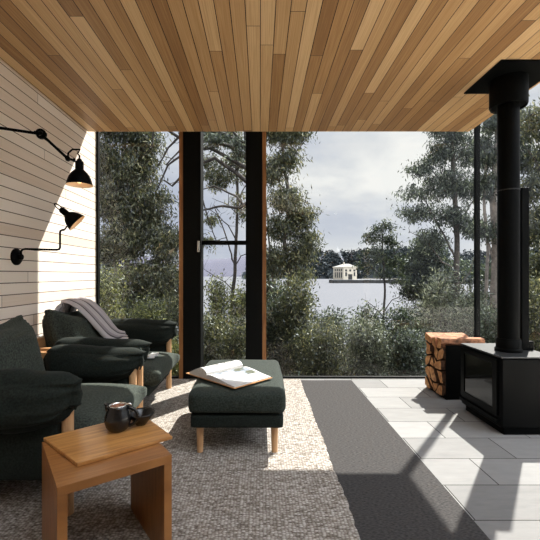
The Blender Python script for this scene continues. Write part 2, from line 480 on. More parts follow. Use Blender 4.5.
M['leaf_dark'] = leafmat('dark_green_leaves', [(0, (0.025, 0.036, 0.020)), (0.5, (0.054, 0.074, 0.040)), (0.85, (0.108, 0.135, 0.070)), (1, (0.234, 0.252, 0.149))])
M['leaf_silver'] = leafmat('silver_grey_leaves', [(0, (0.088, 0.099, 0.071)), (0.5, (0.176, 0.192, 0.140)), (0.85, (0.288, 0.304, 0.228)), (1, (0.480, 0.496, 0.397))])
M['litter'] = leafmat('leaf_litter', [(0, (0.05, 0.035, 0.02)), (0.5, (0.12, 0.09, 0.06)), (0.8, (0.08, 0.12, 0.04)), (1, (0.25, 0.22, 0.15))])
M['far_leaf'] = leafmat('hazed_forest_leaves', [(0, (0.020, 0.028, 0.036)), (0.5, (0.032, 0.044, 0.055)), (1, (0.055, 0.068, 0.080))], 0.1)  # haze over the distant trees is put into their colour
M['bark'] = plain('grey_bark', (0.085, 0.072, 0.062), 0.9, 0, 0.5, 12, 0.6)
M['bark_pale'] = plain('pale_gum_bark', (0.24, 0.21, 0.19), 0.85, 0, 0.5, 9, 0.4)
M['bark_dark'] = plain('dark_bark', (0.035, 0.03, 0.027), 0.9, 0, 0.4, 12, 0.6)
M['soil'] = plain('bush_soil', (0.055, 0.045, 0.03), 0.95, 0, 0.5, 3, 0.6)
M['hill'] = plain('hazed_forest_hill', (0.035, 0.046, 0.056), 0.95, 0, 0.35, 0.05, 0.0)  # blue-grey of distance haze mixed into the hill colour
M['hill_far'] = plain('hazed_far_hill', (0.066, 0.068, 0.102), 0.95, 0, 0.08, 0.02, 0.0)  # lilac stands in for the haze over the far hill
M['stone'] = plain('cream_stone', (0.56, 0.505, 0.41), 0.85, 0, 0.1, 0.8)
M['pale_roof'] = plain('pale_roof', (0.30, 0.29, 0.265), 0.8, 0, 0.1, 0.8)
M['pier'] = plain('dark_pier_timber', (0.05, 0.05, 0.05), 0.9, 0, 0.4, 0.6)
M['pier_deck'] = plain('grey_pier_deck', (0.26, 0.26, 0.26), 0.9, 0, 0.2, 0.6)
M['dark_open'] = plain('dark_opening', (0.02, 0.022, 0.025), 0.4)

def watermat():
    m, nt, b = newmat('lake_water')
    setc(b, (0.125, 0.13, 0.145), 0.7, 0, 0.02)
    tc = N(nt, 'ShaderNodeTexCoord'); mp = N(nt, 'ShaderNodeMapping'); mp.inputs['Scale'].default_value = (0.5, 1.6, 1)
    nz = N(nt, 'ShaderNodeTexNoise'); nz.inputs['Scale'].default_value = 1.2; nz.inputs['Detail'].default_value = 5
    nt.links.new(tc.outputs['Object'], mp.inputs[0]); nt.links.new(mp.outputs[0], nz.inputs['Vector'])
    bumpnode(nt, b, nz.outputs['Fac'], 0.25, 0.10)
    return m
M['water'] = watermat()

def throwmat():
    m, nt, b = newmat('striped_lilac_grey_wool')
    uv = N(nt, 'ShaderNodeUVMap'); sp = N(nt, 'ShaderNodeSeparateXYZ'); nt.links.new(uv.outputs[0], sp.inputs[0])
    f = mth(nt, 'FRACT', mth(nt, 'MULTIPLY', sp.outputs[0], 7.0))
    r = ramp(nt, [(0.0, (0.52, 0.49, 0.51)), (0.62, (0.52, 0.49, 0.51)), (0.66, (0.10, 0.095, 0.10)), (0.78, (0.10, 0.095, 0.10)), (0.82, (0.36, 0.33, 0.35))])
    nt.links.new(f, r.inputs['Fac']); nt.links.new(r.outputs[0], b.inputs['Base Color'])
    b.inputs['Roughness'].default_value = 0.95; b.inputs['Specular IOR Level'].default_value = 0.1
    return m
M['throw'] = throwmat()

# ================================================================== the setting
WL, WR, WB = -1.82, 2.42, 4.24       # left wall, right glass, end glass
CH, CE, CR = 2.66, 4.0, 2.2          # ceiling height, its far edge, its right edge
REAR = -2.6
HEAD = 3.17
struct('floor', MB().box((WL - .15, REAR - .1, -0.12), (1.0, WB + 0.06, -0.001)).box((1.0, REAR - .1, -0.12), (WR + .06, WB + 0.06, 0.0)), M['tiles'])
KX0, KX1, KY0, KY1 = -0.5, 2.1, -0.9, 1.7      # unseen roof light over the near half, added for fill light
def holed(z0, z1, a, b, c, d):
    return MB().box((a, c, z0), (b, KY0, z1)).box((a, KY1, z0), (b, d, z1)).box((a, KY0, z0), (KX0, KY1, z1)).box((KX1, KY0, z0), (b, KY1, z1))
struct('ceiling', holed(CH, CH + 0.05, WL + 0.008, CR, REAR, CE), M['ceiling'])
sk = holed(CH + .05, HEAD, KX0 - .02, KX1 + .02, KY0 - .02, KY1 + .02)
struct('fill_roof_light_trim', sk, M['white_in'])
w6 = struct('fill_roof_light', MB().box((KX0 - .05, KY0 - .05, HEAD + .15), (KX1 + .05, KY0, HEAD + .19)).box((KX0 - .05, KY1, HEAD + .15), (KX1 + .05, KY1 + .05, HEAD + .19)).box((KX0 - .05, KY0, HEAD + .15), (KX0, KY1, HEAD + .19)).box((KX1, KY0, HEAD + .15), (KX1 + .05, KY1, HEAD + .19)), M['frame'])  # frame of the added roof light
MB().box((KX0, KY0, HEAD + .165), (KX1, KY1, HEAD + .171)).build('pane', M['glass'], w6)
struct('roof', holed(HEAD, HEAD + 0.15, WL - 0.2, WR + 0.1, REAR - .2, WB + 0.08), M['grime'])
struct('wall_left', MB().box((WL - 0.15, REAR - .1, -0.1), (WL, WB - 0.003, HEAD)), M['wall'])
struct('wall_rear', MB().box((WL, REAR - 0.15, -0.1), (WR, REAR, HEAD)), M['rearwall'])
struct('wall_right', MB().box((WR, REAR - .1, -0.1), (WR + 0.15, -0.4, HEAD)), M['rearwall'])
# narrow black frames of the end glazing
win = struct('window_1', MB().box((WL, WB - 0.02, 0), (WL + 0.022, WB + 0.03, HEAD)).box((WL, WB - 0.02, 0), (-0.905, WB + 0.03, 0.018)), M['frame'])
tag(MB().box((WL + 0.02, WB, 0.016), (-0.90, WB + 0.006, HEAD)).build('pane', M['glass'], win))
XL0, XL1, XR0, XR1 = -0.885, -0.645, -0.156, 0.068
ctr = MB()
ctr.box((XL0 + 0.045, WB - 0.10, 0), (XL1, WB + 0.10, HEAD))
ctr.box((XR0, WB - 0.10, 0), (XR1 - 0.042, WB + 0.10, HEAD))
fr = struct('window_2', ctr, M['frame'], bevel=0.004)
MB().box((XL0, WB - 0.09, 0), (XL0 + 0.0448, WB + 0.09, HEAD)).build('timber_edge', M['cedar'], fr)['label'] = 'orange timber edge'
MB().box((XR1 - 0.0418, WB - 0.09, 0), (XR1, WB + 0.09, HEAD)).build('timber_edge', M['cedar'], fr)['label'] = 'orange timber edge'
MB().box((XL1, WB - 0.03, 1.15 + 30.2 * WB / F), (XR0, WB + 0.03, 1.15 + 34.2 * WB / F)).build('transom', M['frame'], fr)
MB().box((XL1, WB - 0.03, 0), (XR0, WB + 0.03, 0.05)).build('sill', M['frame'], fr)
MB().box((XL1, WB, 0.05), (XR0, WB + 0.006, 1.15 + 30.2 * WB / F)).build('pane', M['glass'], fr)
MB().box((XL1, WB, 1.15 + 34.2 * WB / F), (XR0, WB + 0.006, HEAD)).build('pane', M['glass'], fr)
h = MB()
h.box((XL1 - 0.035, WB - 0.125, 1.40), (XL1 - 0.008, WB - 0.10, 1.52)); h.tube([(XL1 - .02, WB - .12, 1.51), (XL1 - .02, WB - .15, 1.51), (XL1 - .02, WB - .155, 1.41)], .008)
h.build('handle', M['chrome'], fr)['label'] = 'small bright window handle'
w3 = struct('window_3', MB().box((XR1, WB - 0.02, -.0), (WR, WB + 0.03, 0.018)), M['frame'])
MB().box((XR1, WB, 0.016), (WR - 0.01, WB + 0.006, HEAD)).build('pane', M['glass'], w3)
struct('trim_1', MB().box((WR - 0.02, WB - 0.02, 0), (WR + 0.025, WB + 0.025, HEAD)), M['frame'])
w4 = struct('window_4', MB().box((WR - 0.02, -0.4, 0), (WR + 0.03, WB - 0.021, 0.018)), M['frame'])
MB().box((WR, -0.4, 0.016), (WR + 0.006, WB - 0.021, HEAD)).build('pane', M['glass'], w4)

# unseen pale slab added along the right side to bounce sunlight indoors
struct('fill_terrace', MB().box((WR + 0.16, -6.0, -0.9), (9.5, 3.2, -0.06)), M['fill_terrace'])
# charcoal carpet runner let in beside the tiles, and the rug
tag(MB().box((WL + 0.001, REAR + .05, 0.0), (0.995, WB - 0.105, 0.006)).build('carpet', M['carpet']), 'flat charcoal carpet strip running between the cream rug and the grey tiles', 'carpet')
rugb = MB()
nx, ny = 4, 160
vs = []; fs = []
for j in range(ny + 1):
    y = REAR + .2 + (4.13 - REAR - .2) * j / ny
    wob = 0.006 * math.sin(j * 2.1) + 0.004 * math.sin(j * 0.37)
    vs += [(WL + 0.02, y, 0.0065), (0.435 + wob, y, 0.0065), (0.43 + wob, y, 0.022), (WL + 0.02, y, 0.022)]
for j in range(ny):
    a, b = j * 4, (j + 1) * 4
    fs += [(a + k, a + (k + 1) % 4, b + (k + 1) % 4, b + k) for k in range(4)]
fs += [(3, 2, 1, 0), tuple(ny * 4 + k for k in range(4))]
rugb.add(vs, fs)
rug = tag(rugb.build('rug', M['rug']), 'large cream and brown chunky woven rug under the armchairs and footstool', 'rug')
fg = MB()
for k in range(34):
    x = 0.08 + 0.35 * k / 33
    fg.tube([(x, 4.128, 0.014), (x + rnd.uniform(-.01, .01), 4.15, 0.010), (x + rnd.uniform(-.01, .01), 4.17, 0.008)], 0.003, 5)
fg.build('fringe', M['paper'], rug)

# ================================================================== ottoman
ott = empty('footstool', (-0.145, 2.83, 0.022), 'long rectangular dark green upholstered footstool with an open book on it', 'footstool')
softbox((-0.145, 2.83, 0.352), (0.61, 0.97, 0.135), 0.035, (0.012, 0.012, 0.016), 0.0035, 3).build('cushion', M['green3'], ott, smooth=True)
softbox((-0.145, 2.83, 0.238), (0.585, 0.945, 0.088), 0.02, (0.003, 0.003, 0), 0.0015, 5).build('base', M['green'], ott, smooth=True)
for sx in (-1, 1):
    for sy in (-1, 1):
        x, y = -0.145 + sx * 0.238, 2.83 + sy * 0.40
        MB().tube([(x, y, 0.022), (x, y, 0.20)], [0.019, 0.024], 20).build('leg', M['oak_leg'], ott, smooth='auto')

# open book
bz = 0.4375
bk = empty('open_book', (-0.364, 2.59, bz), 'open picture book lying across the near end of the green footstool', 'book')
sv = Vector((0.703, 0.711, 0)); av = Vector((0.711, -0.703, 0)); o0 = Vector((-0.364, 2.585, bz)); SL = 0.335
def hR(u): return 0.010 + 0.030 * math.sin(PI * min(1, (u + .05)) ** 0.55) * (1 - u * 0.55)
def hL(u): return 0.012 + 0.062 * math.sin(PI * min(1, (u * 0.9 + .06)) ** 0.62) * (1 - u * 0.3)
def sheet(u0, u1, v0, v1, wd, side, hf, base, n=14):
    vs = []; fs = []
    for i in range(n + 1):
        u = u0 + (u1 - u0) * i / n
        for v in (v0, v1):
            p = o0 + sv * (v * SL) + av * (side * u * wd)
            vs += [p + Vector((0, 0, base if base is not None else hf(u) - 0.001)), p + Vector((0, 0, hf(u) + (0.0012 if base is None else 0)))]
    for i in range(n):
        a, b = i * 4, i * 4 + 4
        fs += [(a, b, b + 2, a + 2), (a + 1, a + 3, b + 3, b + 1), (a, a + 1, b + 1, b), (a + 2, b + 2, b + 3, a + 3)]
    fs += [(0, 2, 3, 1), (n*4, n*4+1, n*4+3, n*4+2)]
    return MB().add(vs, fs)
sheet(0, 1, 0, 1, 0.285, 1, hR, 0.005).build('page_block', M['pages'], bk, smooth='auto')
sheet(0, 1, 0, 1, 0.20, -1, hL, 0.005).build('page_block', M['pages'], bk, smooth='auto')
rpg = sheet(0, 1, 0, 1, 0.285, 1, lambda u: hR(u) + .001, None).build('page', M['paper'], bk, smooth='auto')
lpg = sheet(0, 1, 0, 1, 0.20, -1, lambda u: hL(u) + .001, None).build('page', M['paper'], bk, smooth='auto')
def picmat(name, stops, sc):
    m, nt, b = newmat(name)
    tc = N(nt, 'ShaderNodeTexCoord'); nz = N(nt, 'ShaderNodeTexNoise'); nz.inputs['Scale'].default_value = sc; nt.links.new(tc.outputs['Object'], nz.inputs['Vector'])
    r = ramp(nt, stops); nt.links.new(nz.outputs['Fac'], r.inputs['Fac']); nt.links.new(r.outputs[0], b.inputs['Base Color']); b.inputs['Roughness'].default_value = 0.4
    return m
pm1 = picmat('landscape_print', [(0.42, (0.07, 0.08, 0.05)), (0.5, (0.20, 0.23, 0.28)), (0.62, (0.33, 0.37, 0.44))], 14)
pm2 = picmat('sketch_print', [(0.45, (0.02, 0.02, 0.02)), (0.56, (0.78, 0.77, 0.75))], 45)
sheet(0.10, 0.50, 0.08, 0.47, 0.285, 1, lambda u: hR(u) + .0024, None, 8).build('picture', pm1, rpg, smooth='auto')
sheet(0.10, 0.60, 0.53, 0.93, 0.285, 1, lambda u: hR(u) + .0024, None, 8).build('picture', pm1, rpg, smooth='auto')
sheet(0.20, 0.62, 0.40, 0.85, 0.20, -1, lambda u: hL(u) + .0024, None, 8).build('picture', pm2, lpg, smooth='auto')
cv = MB()
for side, wd in ((1, 0.295), (-1, 0.235)):
    p = [o0 - sv * .006, o0 - sv * .006 + av * side * wd, o0 + sv * (SL + .006) + av * side * wd, o0 + sv * (SL + .006)]
    cv.prism([(q.x, q.y) for q in p], bz + 0.001, bz + 0.005)
cv.build('cover', M['cover'], bk)

# ================================================================== armchairs
def make_chair(y0, label, seed=0, arms=((0.575, 0.265), (0.575, 0.265))):
    """near front leg at (-0.91, y0); width 0.92 along Y; faces +X"""
    r = empty('armchair', (-1.3, y0 + 0.46, 0.022), label, 'armchair', None)
    yc = y0 + 0.46
    # seat
    def seat_pinch(p, u):
        if u.x > 0:                                   # front corners droop and point forward
            k = u.x ** 3
            c_ = k * abs(u.y) ** 6
            p = Vector((p.x + 0.065 * c_, p.y * (1 + .05 * c_), p.z * (1 - .45 * c_) - 0.012 * k * abs(u.y) + .03 * c_))
        return p
    softbox((-1.24, yc, 0.335), (0.84, 0.70, 0.17), 0.06, (0.02, 0.015, 0.022), 0.010, seed + 1, 16, None, 4, seat_pinch).build('seat_cushion', M['green2'], r, smooth=True)
    softbox((-1.27, yc, 0.235), (0.80, 0.70, 0.09), 0.02, (0, 0, 0), 0.0).build('seat_base', M['green'], r, smooth=True)
    # back: a big soft pillow leaning on the frame, its top corners drawn out to points
    def back_pinch(p, u):
        k = abs(u.y * u.z) ** 3.5 * (1 if u.z > 0 else .3)
        f = (1 - 0.62 * max(abs(u.z), abs(u.y)) ** 6)
        z = p.z * (1 + 0.22 * k) - (0.035 * (1 - u.y * u.y) if u.z > 0.5 else 0)
        return Vector((p.x * f, p.y * (1 + 0.09 * k) , z))
    rot = Matrix.Rotation(math.radians(-14), 3, 'Y')
    softbox((-1.60, yc + 0.01, 0.615), (0.26, 0.72, 0.50), 0.10, (0.05, 0.0, 0.0), 0.013, seed + 2, 18, rot, 5, back_pinch).build('back_cushion', M['green2'], r, smooth=True)
    # arms: saddle cushions, gathered to a flat seam at the front end
    for s, yy in ((-1, y0 - 0.02), (1, y0 + 0.92 + 0.02)):
        def arm_pinch(p, u, s=s):
            k = max(0, u.x) ** 5
            kb = max(0, -u.x) ** 6
            f = 1 - 0.60 * k - 0.4 * kb
            z = p.z * (1 - 0.08 * k) + (0.02 * k * (1 if u.z > 0 else 0.3))
            fold = 0.019 * math.sin(u.z * 11 + seed) * max(0, u.x) ** 3 * (1 - k * .6)
            # wider at the foot: the sides hang like a saddle bag
            w_ = 1.0 + 0.10 * (-u.z)
            lift = 0.075 * max(0, u.x) ** 2 * max(0, -u.z)
            return Vector((p.x + 0.05 * k * (u.z ** 3 if u.z > 0 else 0), p.y * f * w_ + fold, z + lift - 0.012 * (u.x + 1)))
        az, ah = arms[0 if s < 0 else 1]
        softbox((-1.195, yy, az), (0.71, 0.23, ah), 0.105, (0, 0.012, 0.012), 0.015, seed + 3 + s, 20, None, 6.5, arm_pinch).build('arm_cushion', M['green'], r, smooth=True)
        # seam line down the gathered end
        pts = [(-0.852 + 0.004 * math.sin(t * 9) - 0.014 * abs(t - .5) * 2, yy + 0.004 * math.sin(t * 14), az - 0.055 + 0.155 * t) for t in [i / 10 for i in range(11)]]
        MB().tube(pts, 0.006, 6).build('arm_seam', M['piping'], r, smooth=True)
        # upholstered side hanging below the arm
        softbox((-1.33, yy, 0.335), (0.78, 0.055, 0.28), 0.018, (0, 0.006, 0), 0.003, seed + 5).build('side_panel', M['green'], r, smooth=True)
        MB().tube([(-0.91, y0 if s < 0 else y0 + 0.92, 0.022), (-0.91, y0 if s < 0 else y0 + 0.92, 0.545)], 0.0265, 24).build('leg', M['oak_leg'], r, smooth='auto')
        MB().tube([(-1.72, y0 if s < 0 else y0 + 0.92, 0.022), (-1.72, y0 if s < 0 else y0 + 0.92, 0.66)], 0.0265, 24).build('leg', M['oak_leg'], r, smooth='auto')
    for yy in (y0, y0 + 0.92):
        MB().box((-1.745, yy - .02, 0.555), (-1.2, yy + .02, 0.60)).build('arm_rail', M['oak_rail'], r, bevel=0.005)
    MB().box((-1.755, y0 + .02, 0.56), (-1.722, y0 + 0.90, 0.66)).build('back_rail', M['oak_rail'], r, bevel=0.006)
    MB().box((-0.925, y0 + .02, 0.20), (-0.895, y0 + 0.90, 0.255)).build('front_rail', M['oak_rail'], r, bevel=0.006)
    return r
ch1 = make_chair(1.80, 'dark green armchair nearest the camera, beside the small wooden side table', 0, ((0.575, 0.265), (0.523, 0.235)))
ch2 = make_chair(2.87, 'dark green armchair beside the window, with the striped throw over its back', 11, ((0.550, 0.26), (0.578, 0.265)))

# throw over the back of the far armchair
path = [(-1.70, 3.30, 0.60), (-1.72, 3.30, 0.78), (-1.69, 3.30, 0.895), (-1.62, 3.31, 0.925), (-1.54, 3.33, 0.885), (-1.47, 3.36, 0.80), (-1.42, 3.41, 0.71), (-1.38, 3.46, 0.63), (-1.33, 3.52, 0.575), (-1.26, 3.56, 0.555)]
cvp = []
for i in range(len(path) - 1):
    for k in range(5):
        t = k / 5
        cvp.append(Vector(path[i]).lerp(Vector(path[i + 1]), t))
cvp.append(Vector(path[-1]))
for _ in range(4):
    cvp = [cvp[0]] + [(cvp[i-1] + cvp[i] * 2 + cvp[i+1]) / 4 for i in range(1, len(cvp) - 1)] + [cvp[-1]]
th = MB(); nW = 44; vs = []
for i, c in enumerate(cvp):
    t = i / (len(cvp) - 1)
    d = (cvp[min(i+1, len(cvp)-1)] - cvp[max(i-1, 0)]).normalized()
    side = Vector((0, 1, 0)) - d * d.y; side.normalize()
    nrm = side.cross(d); 
    if nrm.dot(Vector((1, 0, 0.6))) < 0: nrm = -nrm
    wdt = 0.36 - 0.12 * t
    for j in range(nW + 1):
        s_ = j / nW - 0.5
        f = 0.020 * math.sin(s_ * 30 + t * 2.0) * (0.35 + 0.9 * t) + 0.006 * math.sin(s_ * 71 + t * 5)
        vs.append(c + side * s_ * wdt + nrm * (f + 0.016))
n1 = nW + 1
fs = [(i*n1+j, i*n1+j+1, (i+1)*n1+j+1, (i+1)*n1+j) for i in range(len(cvp)-1) for j in range(nW)]
th.add(vs, fs)
tho = th.build('throw_blanket', M['throw'], smooth=True)
uvl = tho.data.uv_layers.new(name='UVMap')
vv = [(j / nW, i / (len(cvp) - 1)) for i in range(len(cvp)) for j in range(n1)]
for lp in tho.data.loops:
    uvl.data[lp.index].uv = vv[lp.vertex_index]
md = tho.modifiers.new('thickness', 'SOLIDIFY'); md.thickness = 0.005
tag(tho, 'lilac grey woollen throw with dark stripes draped over the far armchair', 'blanket')
# crumpled pale tissue on the far seat
cl = softbox((-0.93, 3.30, 0.452), (0.07, 0.16, 0.022), 0.01, (0, 0, 0), 0.014, 2, 12, None, 16)
tag(cl.build('folded_cloth', M['paper'], smooth=True), 'small crumpled cream cloth lying on the seat of the armchair by the window', 'cloth')

# ================================================================== side table
TBZ = 0.438
tb = empty('side_table', (-0.66, 1.62, 0.022), 'small oak side table with a loose skewed top board, in the foreground', 'table')
def fpt(px, py, Z):
    Y = (EYE - Z) * F / (py - 275)
    return Vector(((px - 260) * Y / F, Y, 0))
A = fpt(57, 488, TBZ); B = fpt(172, 454.5, TBZ)
e1 = (B - A).normalized(); e2 = Vector((-e1.y, e1.x, 0)); WT = (B - A).length; DT = 0.43
M['table_top'] = None
def tablewood(name, ang, c0, c1):
    m, nt, b = newmat(name)
    tc = N(nt, 'ShaderNodeTexCoord'); mp = N(nt, 'ShaderNodeMapping')
    mp0 = N(nt, 'ShaderNodeMapping'); mp0.inputs['Rotation'].default_value = (0, 0, -ang)
    mp.inputs['Scale'].default_value = (3, 42, 5)
    nz = N(nt, 'ShaderNodeTexNoise'); nz.inputs['Scale'].default_value = 1.4; nz.inputs['Detail'].default_value = 6; nz.inputs['Distortion'].default_value = 0.5
    nt.links.new(tc.outputs['Object'], mp0.inputs[0]); nt.links.new(mp0.outputs[0], mp.inputs[0]); nt.links.new(mp.outputs[0], nz.inputs['Vector'])
    r = ramp(nt, [(0.3, c0), (0.7, c1)]); nt.links.new(nz.outputs['Fac'], r.inputs['Fac']); nt.links.new(r.outputs[0], b.inputs['Base Color'])
    b.inputs['Roughness'].default_value = 0.36
    bumpnode(nt, b, nz.outputs['Fac'], 0.12, 0.002)
    return m
ang = math.atan2(e1.y, e1.x)
mt = tablewood('warm_oak_table', ang, (0.30, 0.125, 0.032), (0.56, 0.29, 0.095))
mb_ = tablewood('darker_oak_table', ang, (0.19, 0.075, 0.020), (0.34, 0.150, 0.045))
def P2(a, b): q = A + e1 * a + e2 * b; return (q.x, q.y)
TH = 0.032
MB().prism([P2(0, 0), P2(WT, 0), P2(WT, DT), P2(0, DT)], TBZ - TH, TBZ).build('top_slab', mb_, tb, bevel=0.0015)
MB().prism([P2(0, 0.001), P2(TH, 0.001), P2(TH, DT - .001), P2(0, DT - .001)], 0.022, TBZ - TH - .0002).build('side_panel', mb_, tb, bevel=0.0015)
MB().prism([P2(WT - TH, 0.001), P2(WT, 0.001), P2(WT, DT - .001), P2(WT - TH, DT - .001)], 0.022, TBZ - TH - .0002).build('side_panel', mb_, tb, bevel=0.0015)
quad = [fpt(77.5, 463.5, 0.452), fpt(172.5, 436, 0.452), fpt(141.5, 413.5, 0.452), fpt(43.3, 437.5, 0.452)]
tbo = MB().prism([(q.x, q.y) for q in quad], TBZ + 0.0005, 0.452).build('top_board', mt, tb, bevel=0.002)
tbo['label'] = 'lighter skewed top board'

# jug with a tea strainer, and bowl
def place(px, py, Z): q = fpt(px, py, Z); return Vector((q.x, q.y, Z))
jc = place(118, 430, 0.4525)
jg = empty('teapot', jc, 'round black ceramic jug with a loop handle, standing on the side table', 'jug')
jb = MB().lathe([(0.001, 0), (0.030, 0), (0.034, 0.003), (0.045, 0.018), (0.051, 0.038), (0.050, 0.058), (0.043, 0.078), (0.038, 0.088), (0.040, 0.098), (0.037, 0.098), (0.035, 0.090), (0.034, 0.075)], jc, seg=40)
jb.build('jug_body', M['ceramic'], jg, smooth=True)
# spout: pulled lip at left
sp_ = MB(); l = Vector((-0.96, 0.25, 0)).normalized(); q_ = Vector((-l.y, l.x, 0))
base = jc + l * 0.034
sp_.add([base + q_ * 0.020 + Vector((0, 0, 0.097)), base - q_ * 0.020 + Vector((0, 0, 0.097)), jc + l * 0.066 + Vector((0, 0, 0.101)), base + q_ * 0.016 + l * .008 + Vector((0, 0, 0.066)), base - q_ * 0.016 + l * .008 + Vector((0, 0, 0.066)), jc + l * 0.063 + Vector((0, 0, 0.094))],
        [(0, 1, 2), (0, 2, 5, 3), (1, 4, 5, 2), (3, 5, 4), (0, 3, 4, 1)])
sp_.build('spout', M['ceramic'], jg, smooth=True)
hd = Vector((0.94, 0.1, 0)).normalized()
pts = [jc + hd * (0.036 + 0.040 * math.sin(t)) + Vector((0, 0, 0.052 + 0.036 * math.cos(t))) for t in [PI * i / 14 for i in range(15)]]
MB().tube(pts, [0.0065] * 15, 10).build('handle', M['ceramic'], jg, smooth=True)
MB().lathe([(0.001, 0.093), (0.030, 0.094), (0.033, 0.090)], jc, seg=24).build('tea_leaves', M['tea'], jg, smooth=True)
st = MB(); st.lathe([(0.0325, 0.094), (0.0345, 0.100), (0.031, 0.101), (0.030, 0.094)], jc, seg=32)
st.tube([jc + Vector((0.030, 0, 0.100)), jc + Vector((0.045, 0.006, 0.103)), jc + Vector((0.052, 0.006, 0.096))], 0.004, 8)
st.build('strainer_ring', M['chrome'], jg, smooth=True)['label'] = 'steel strainer ring'
jg.scale = (1.14, 1.14, 1.14)
bc = place(141, 424.5, 0.4525)
MBb = MB().lathe([(0.001, 0), (0.018, 0), (0.021, 0.004), (0.034, 0.024), (0.050, 0.050), (0.053, 0.058), (0.050, 0.058), (0.046, 0.050), (0.030, 0.025), (0.001, 0.010)], bc, seg=40)
for v_ in MBb.v:
    v_.x = bc.x + (v_.x - bc.x) * 1.18; v_.y = bc.y + (v_.y - bc.y) * 1.18
tag(MBb.build('bowl', M['ceramic'], smooth=True), 'small black ceramic bowl with flared sides beside the jug on the side table', 'bowl')

# ================================================================== wall lamps
def shade(tip, axis, R, parent, L_=None):
    """bell shade: collar at tip, opening along axis"""
    L_ = L_ or R * 1.9
    k = R / 0.083
    prof = [(0.001, 0), (0.024*k, 0.0), (0.026*k, 0.006*k), (0.026*k, 0.052*k), (0.032*k, 0.058*k), (0.052*k, 0.078*k), (0.066*k, 0.102*k), (0.076*k, 0.130*k), (0.080*k, 0.148*k), (0.083*k, 0.156*k)]
    MB().lathe(prof, tip, axis, 40).build('lamp_shade', M['black'], parent, smooth='auto')
    inn = [(0.0815*k, 0.156*k), (0.0785*k, 0.147*k), (0.074*k, 0.130*k), (0.064*k, 0.103*k), (0.050*k, 0.080*k), (0.028*k, 0.064*k), (0.001, 0.062*k)]
    i_ = MB().lathe(inn, tip, axis, 40).build('shade_lining', M['white_in'], parent, smooth='auto'); i_['label'] = 'pale inside of the shade'
    b_ = MB().lathe([(0.001, 0.064*k), (0.013*k, 0.066*k), (0.015*k, 0.085*k), (0.026*k, 0.108*k), (0.024*k, 0.128*k), (0.012*k, 0.139*k), (0.001, 0.141*k)], tip, axis, 20).build('bulb', M['bulb'], parent, smooth=True)
m_, nt_, b_ = newmat('warm_bulb'); setc(b_, (1, .8, .5), 0.4); b_.inputs['Emission Color'].default_value = (1, 0.62, 0.3, 1); b_.inputs['Emission Strength'].default_value = 3; M['bulb'] = m_
R_ = 0.080
# long-armed lamp above
lp = empty('wall_lamp', (WL, 2.12, 2.022), 'upper black wall lamp on a long jointed arm, shade pointing down', 'lamp')
wb = Vector((WL, 2.11, 2.022)); J = Vector((-1.354, 2.35, 2.022)); E = Vector((-1.215, 2.40, 1.886))
MB().lathe([(0.001, 0.0005), (0.055, 0.0005), (0.055, 0.010), (0.045, 0.018), (0.018, 0.022), (0.018, 0.045), (0.001, 0.045)], wb, (1, 0, 0), 32).build('wall_plate', M['black'], lp, smooth='auto')
MB().tube([wb + Vector((0.035, 0.0, 0)), wb + Vector((0.06, .03, 0)), J], 0.0085, 12).build('arm', M['black'], lp, smooth='auto')
jj = MB(); jj.lathe([(0.020, -0.014), (0.030, -0.012), (0.030, 0.012), (0.020, 0.014), (0.016, 0.012), (0.016, -0.012), (0.020, -0.014)], J, (0.35, -0.93, 0), 28); jj.lathe([(0.001, -0.020), (0.010, -0.020), (0.010, 0.020), (0.001, 0.020)], J, (0.35, -0.93, 0), 16)
jj.tube([J + Vector((-.035, -.014, .004)), J + Vector((.030, .011, -.002))], 0.011, 12)
jj.build('joint', M['black'], lp, smooth='auto')
MB().tube([J, E], 0.0085, 12).build('arm', M['black'], lp, smooth='auto')
jj = MB(); jj.lathe([(0.001, -0.016), (0.015, -0.016), (0.015, 0.016), (0.001, 0.016)], E, (0.35, -0.93, 0), 20)
jj.tube([E, E + Vector((0.038, 0.006, -0.010))], 0.008, 10)
jj.lathe([(0.001, -0.012), (0.010, -0.012), (0.010, 0.012), (0.001, 0.012)], E + Vector((0.038, 0.006, -.010)), (0.35, -0.93, 0), 16)
jj.build('joint', M['black'], lp, smooth='auto')
tip = Vector(((79.5 - 260) * 2.41 / F, 2.41, 1.15 + (275 - 161.5) * 2.41 / F))
pts = [E, E + Vector((0.005, 0, 0.035)), E + Vector((0.03, 0, 0.057)), E + Vector((0.075, 0.01, 0.060)), tip + Vector((-0.012, 0, 0.05)), tip + Vector((0, 0, 0.038)), tip]
MB().tube(pts, 0.006, 10).build('shade_bracket', M['black'], lp, smooth='auto')
MB().lathe([(0.001, 0.016), (0.012, 0.016), (0.016, 0.006), (0.016, -0.002)], tip, (0, 0, 1), 20).build('shade_cap', M['black'], lp, smooth='auto')
shade(tip, (0, 0, -1), R_, lp)
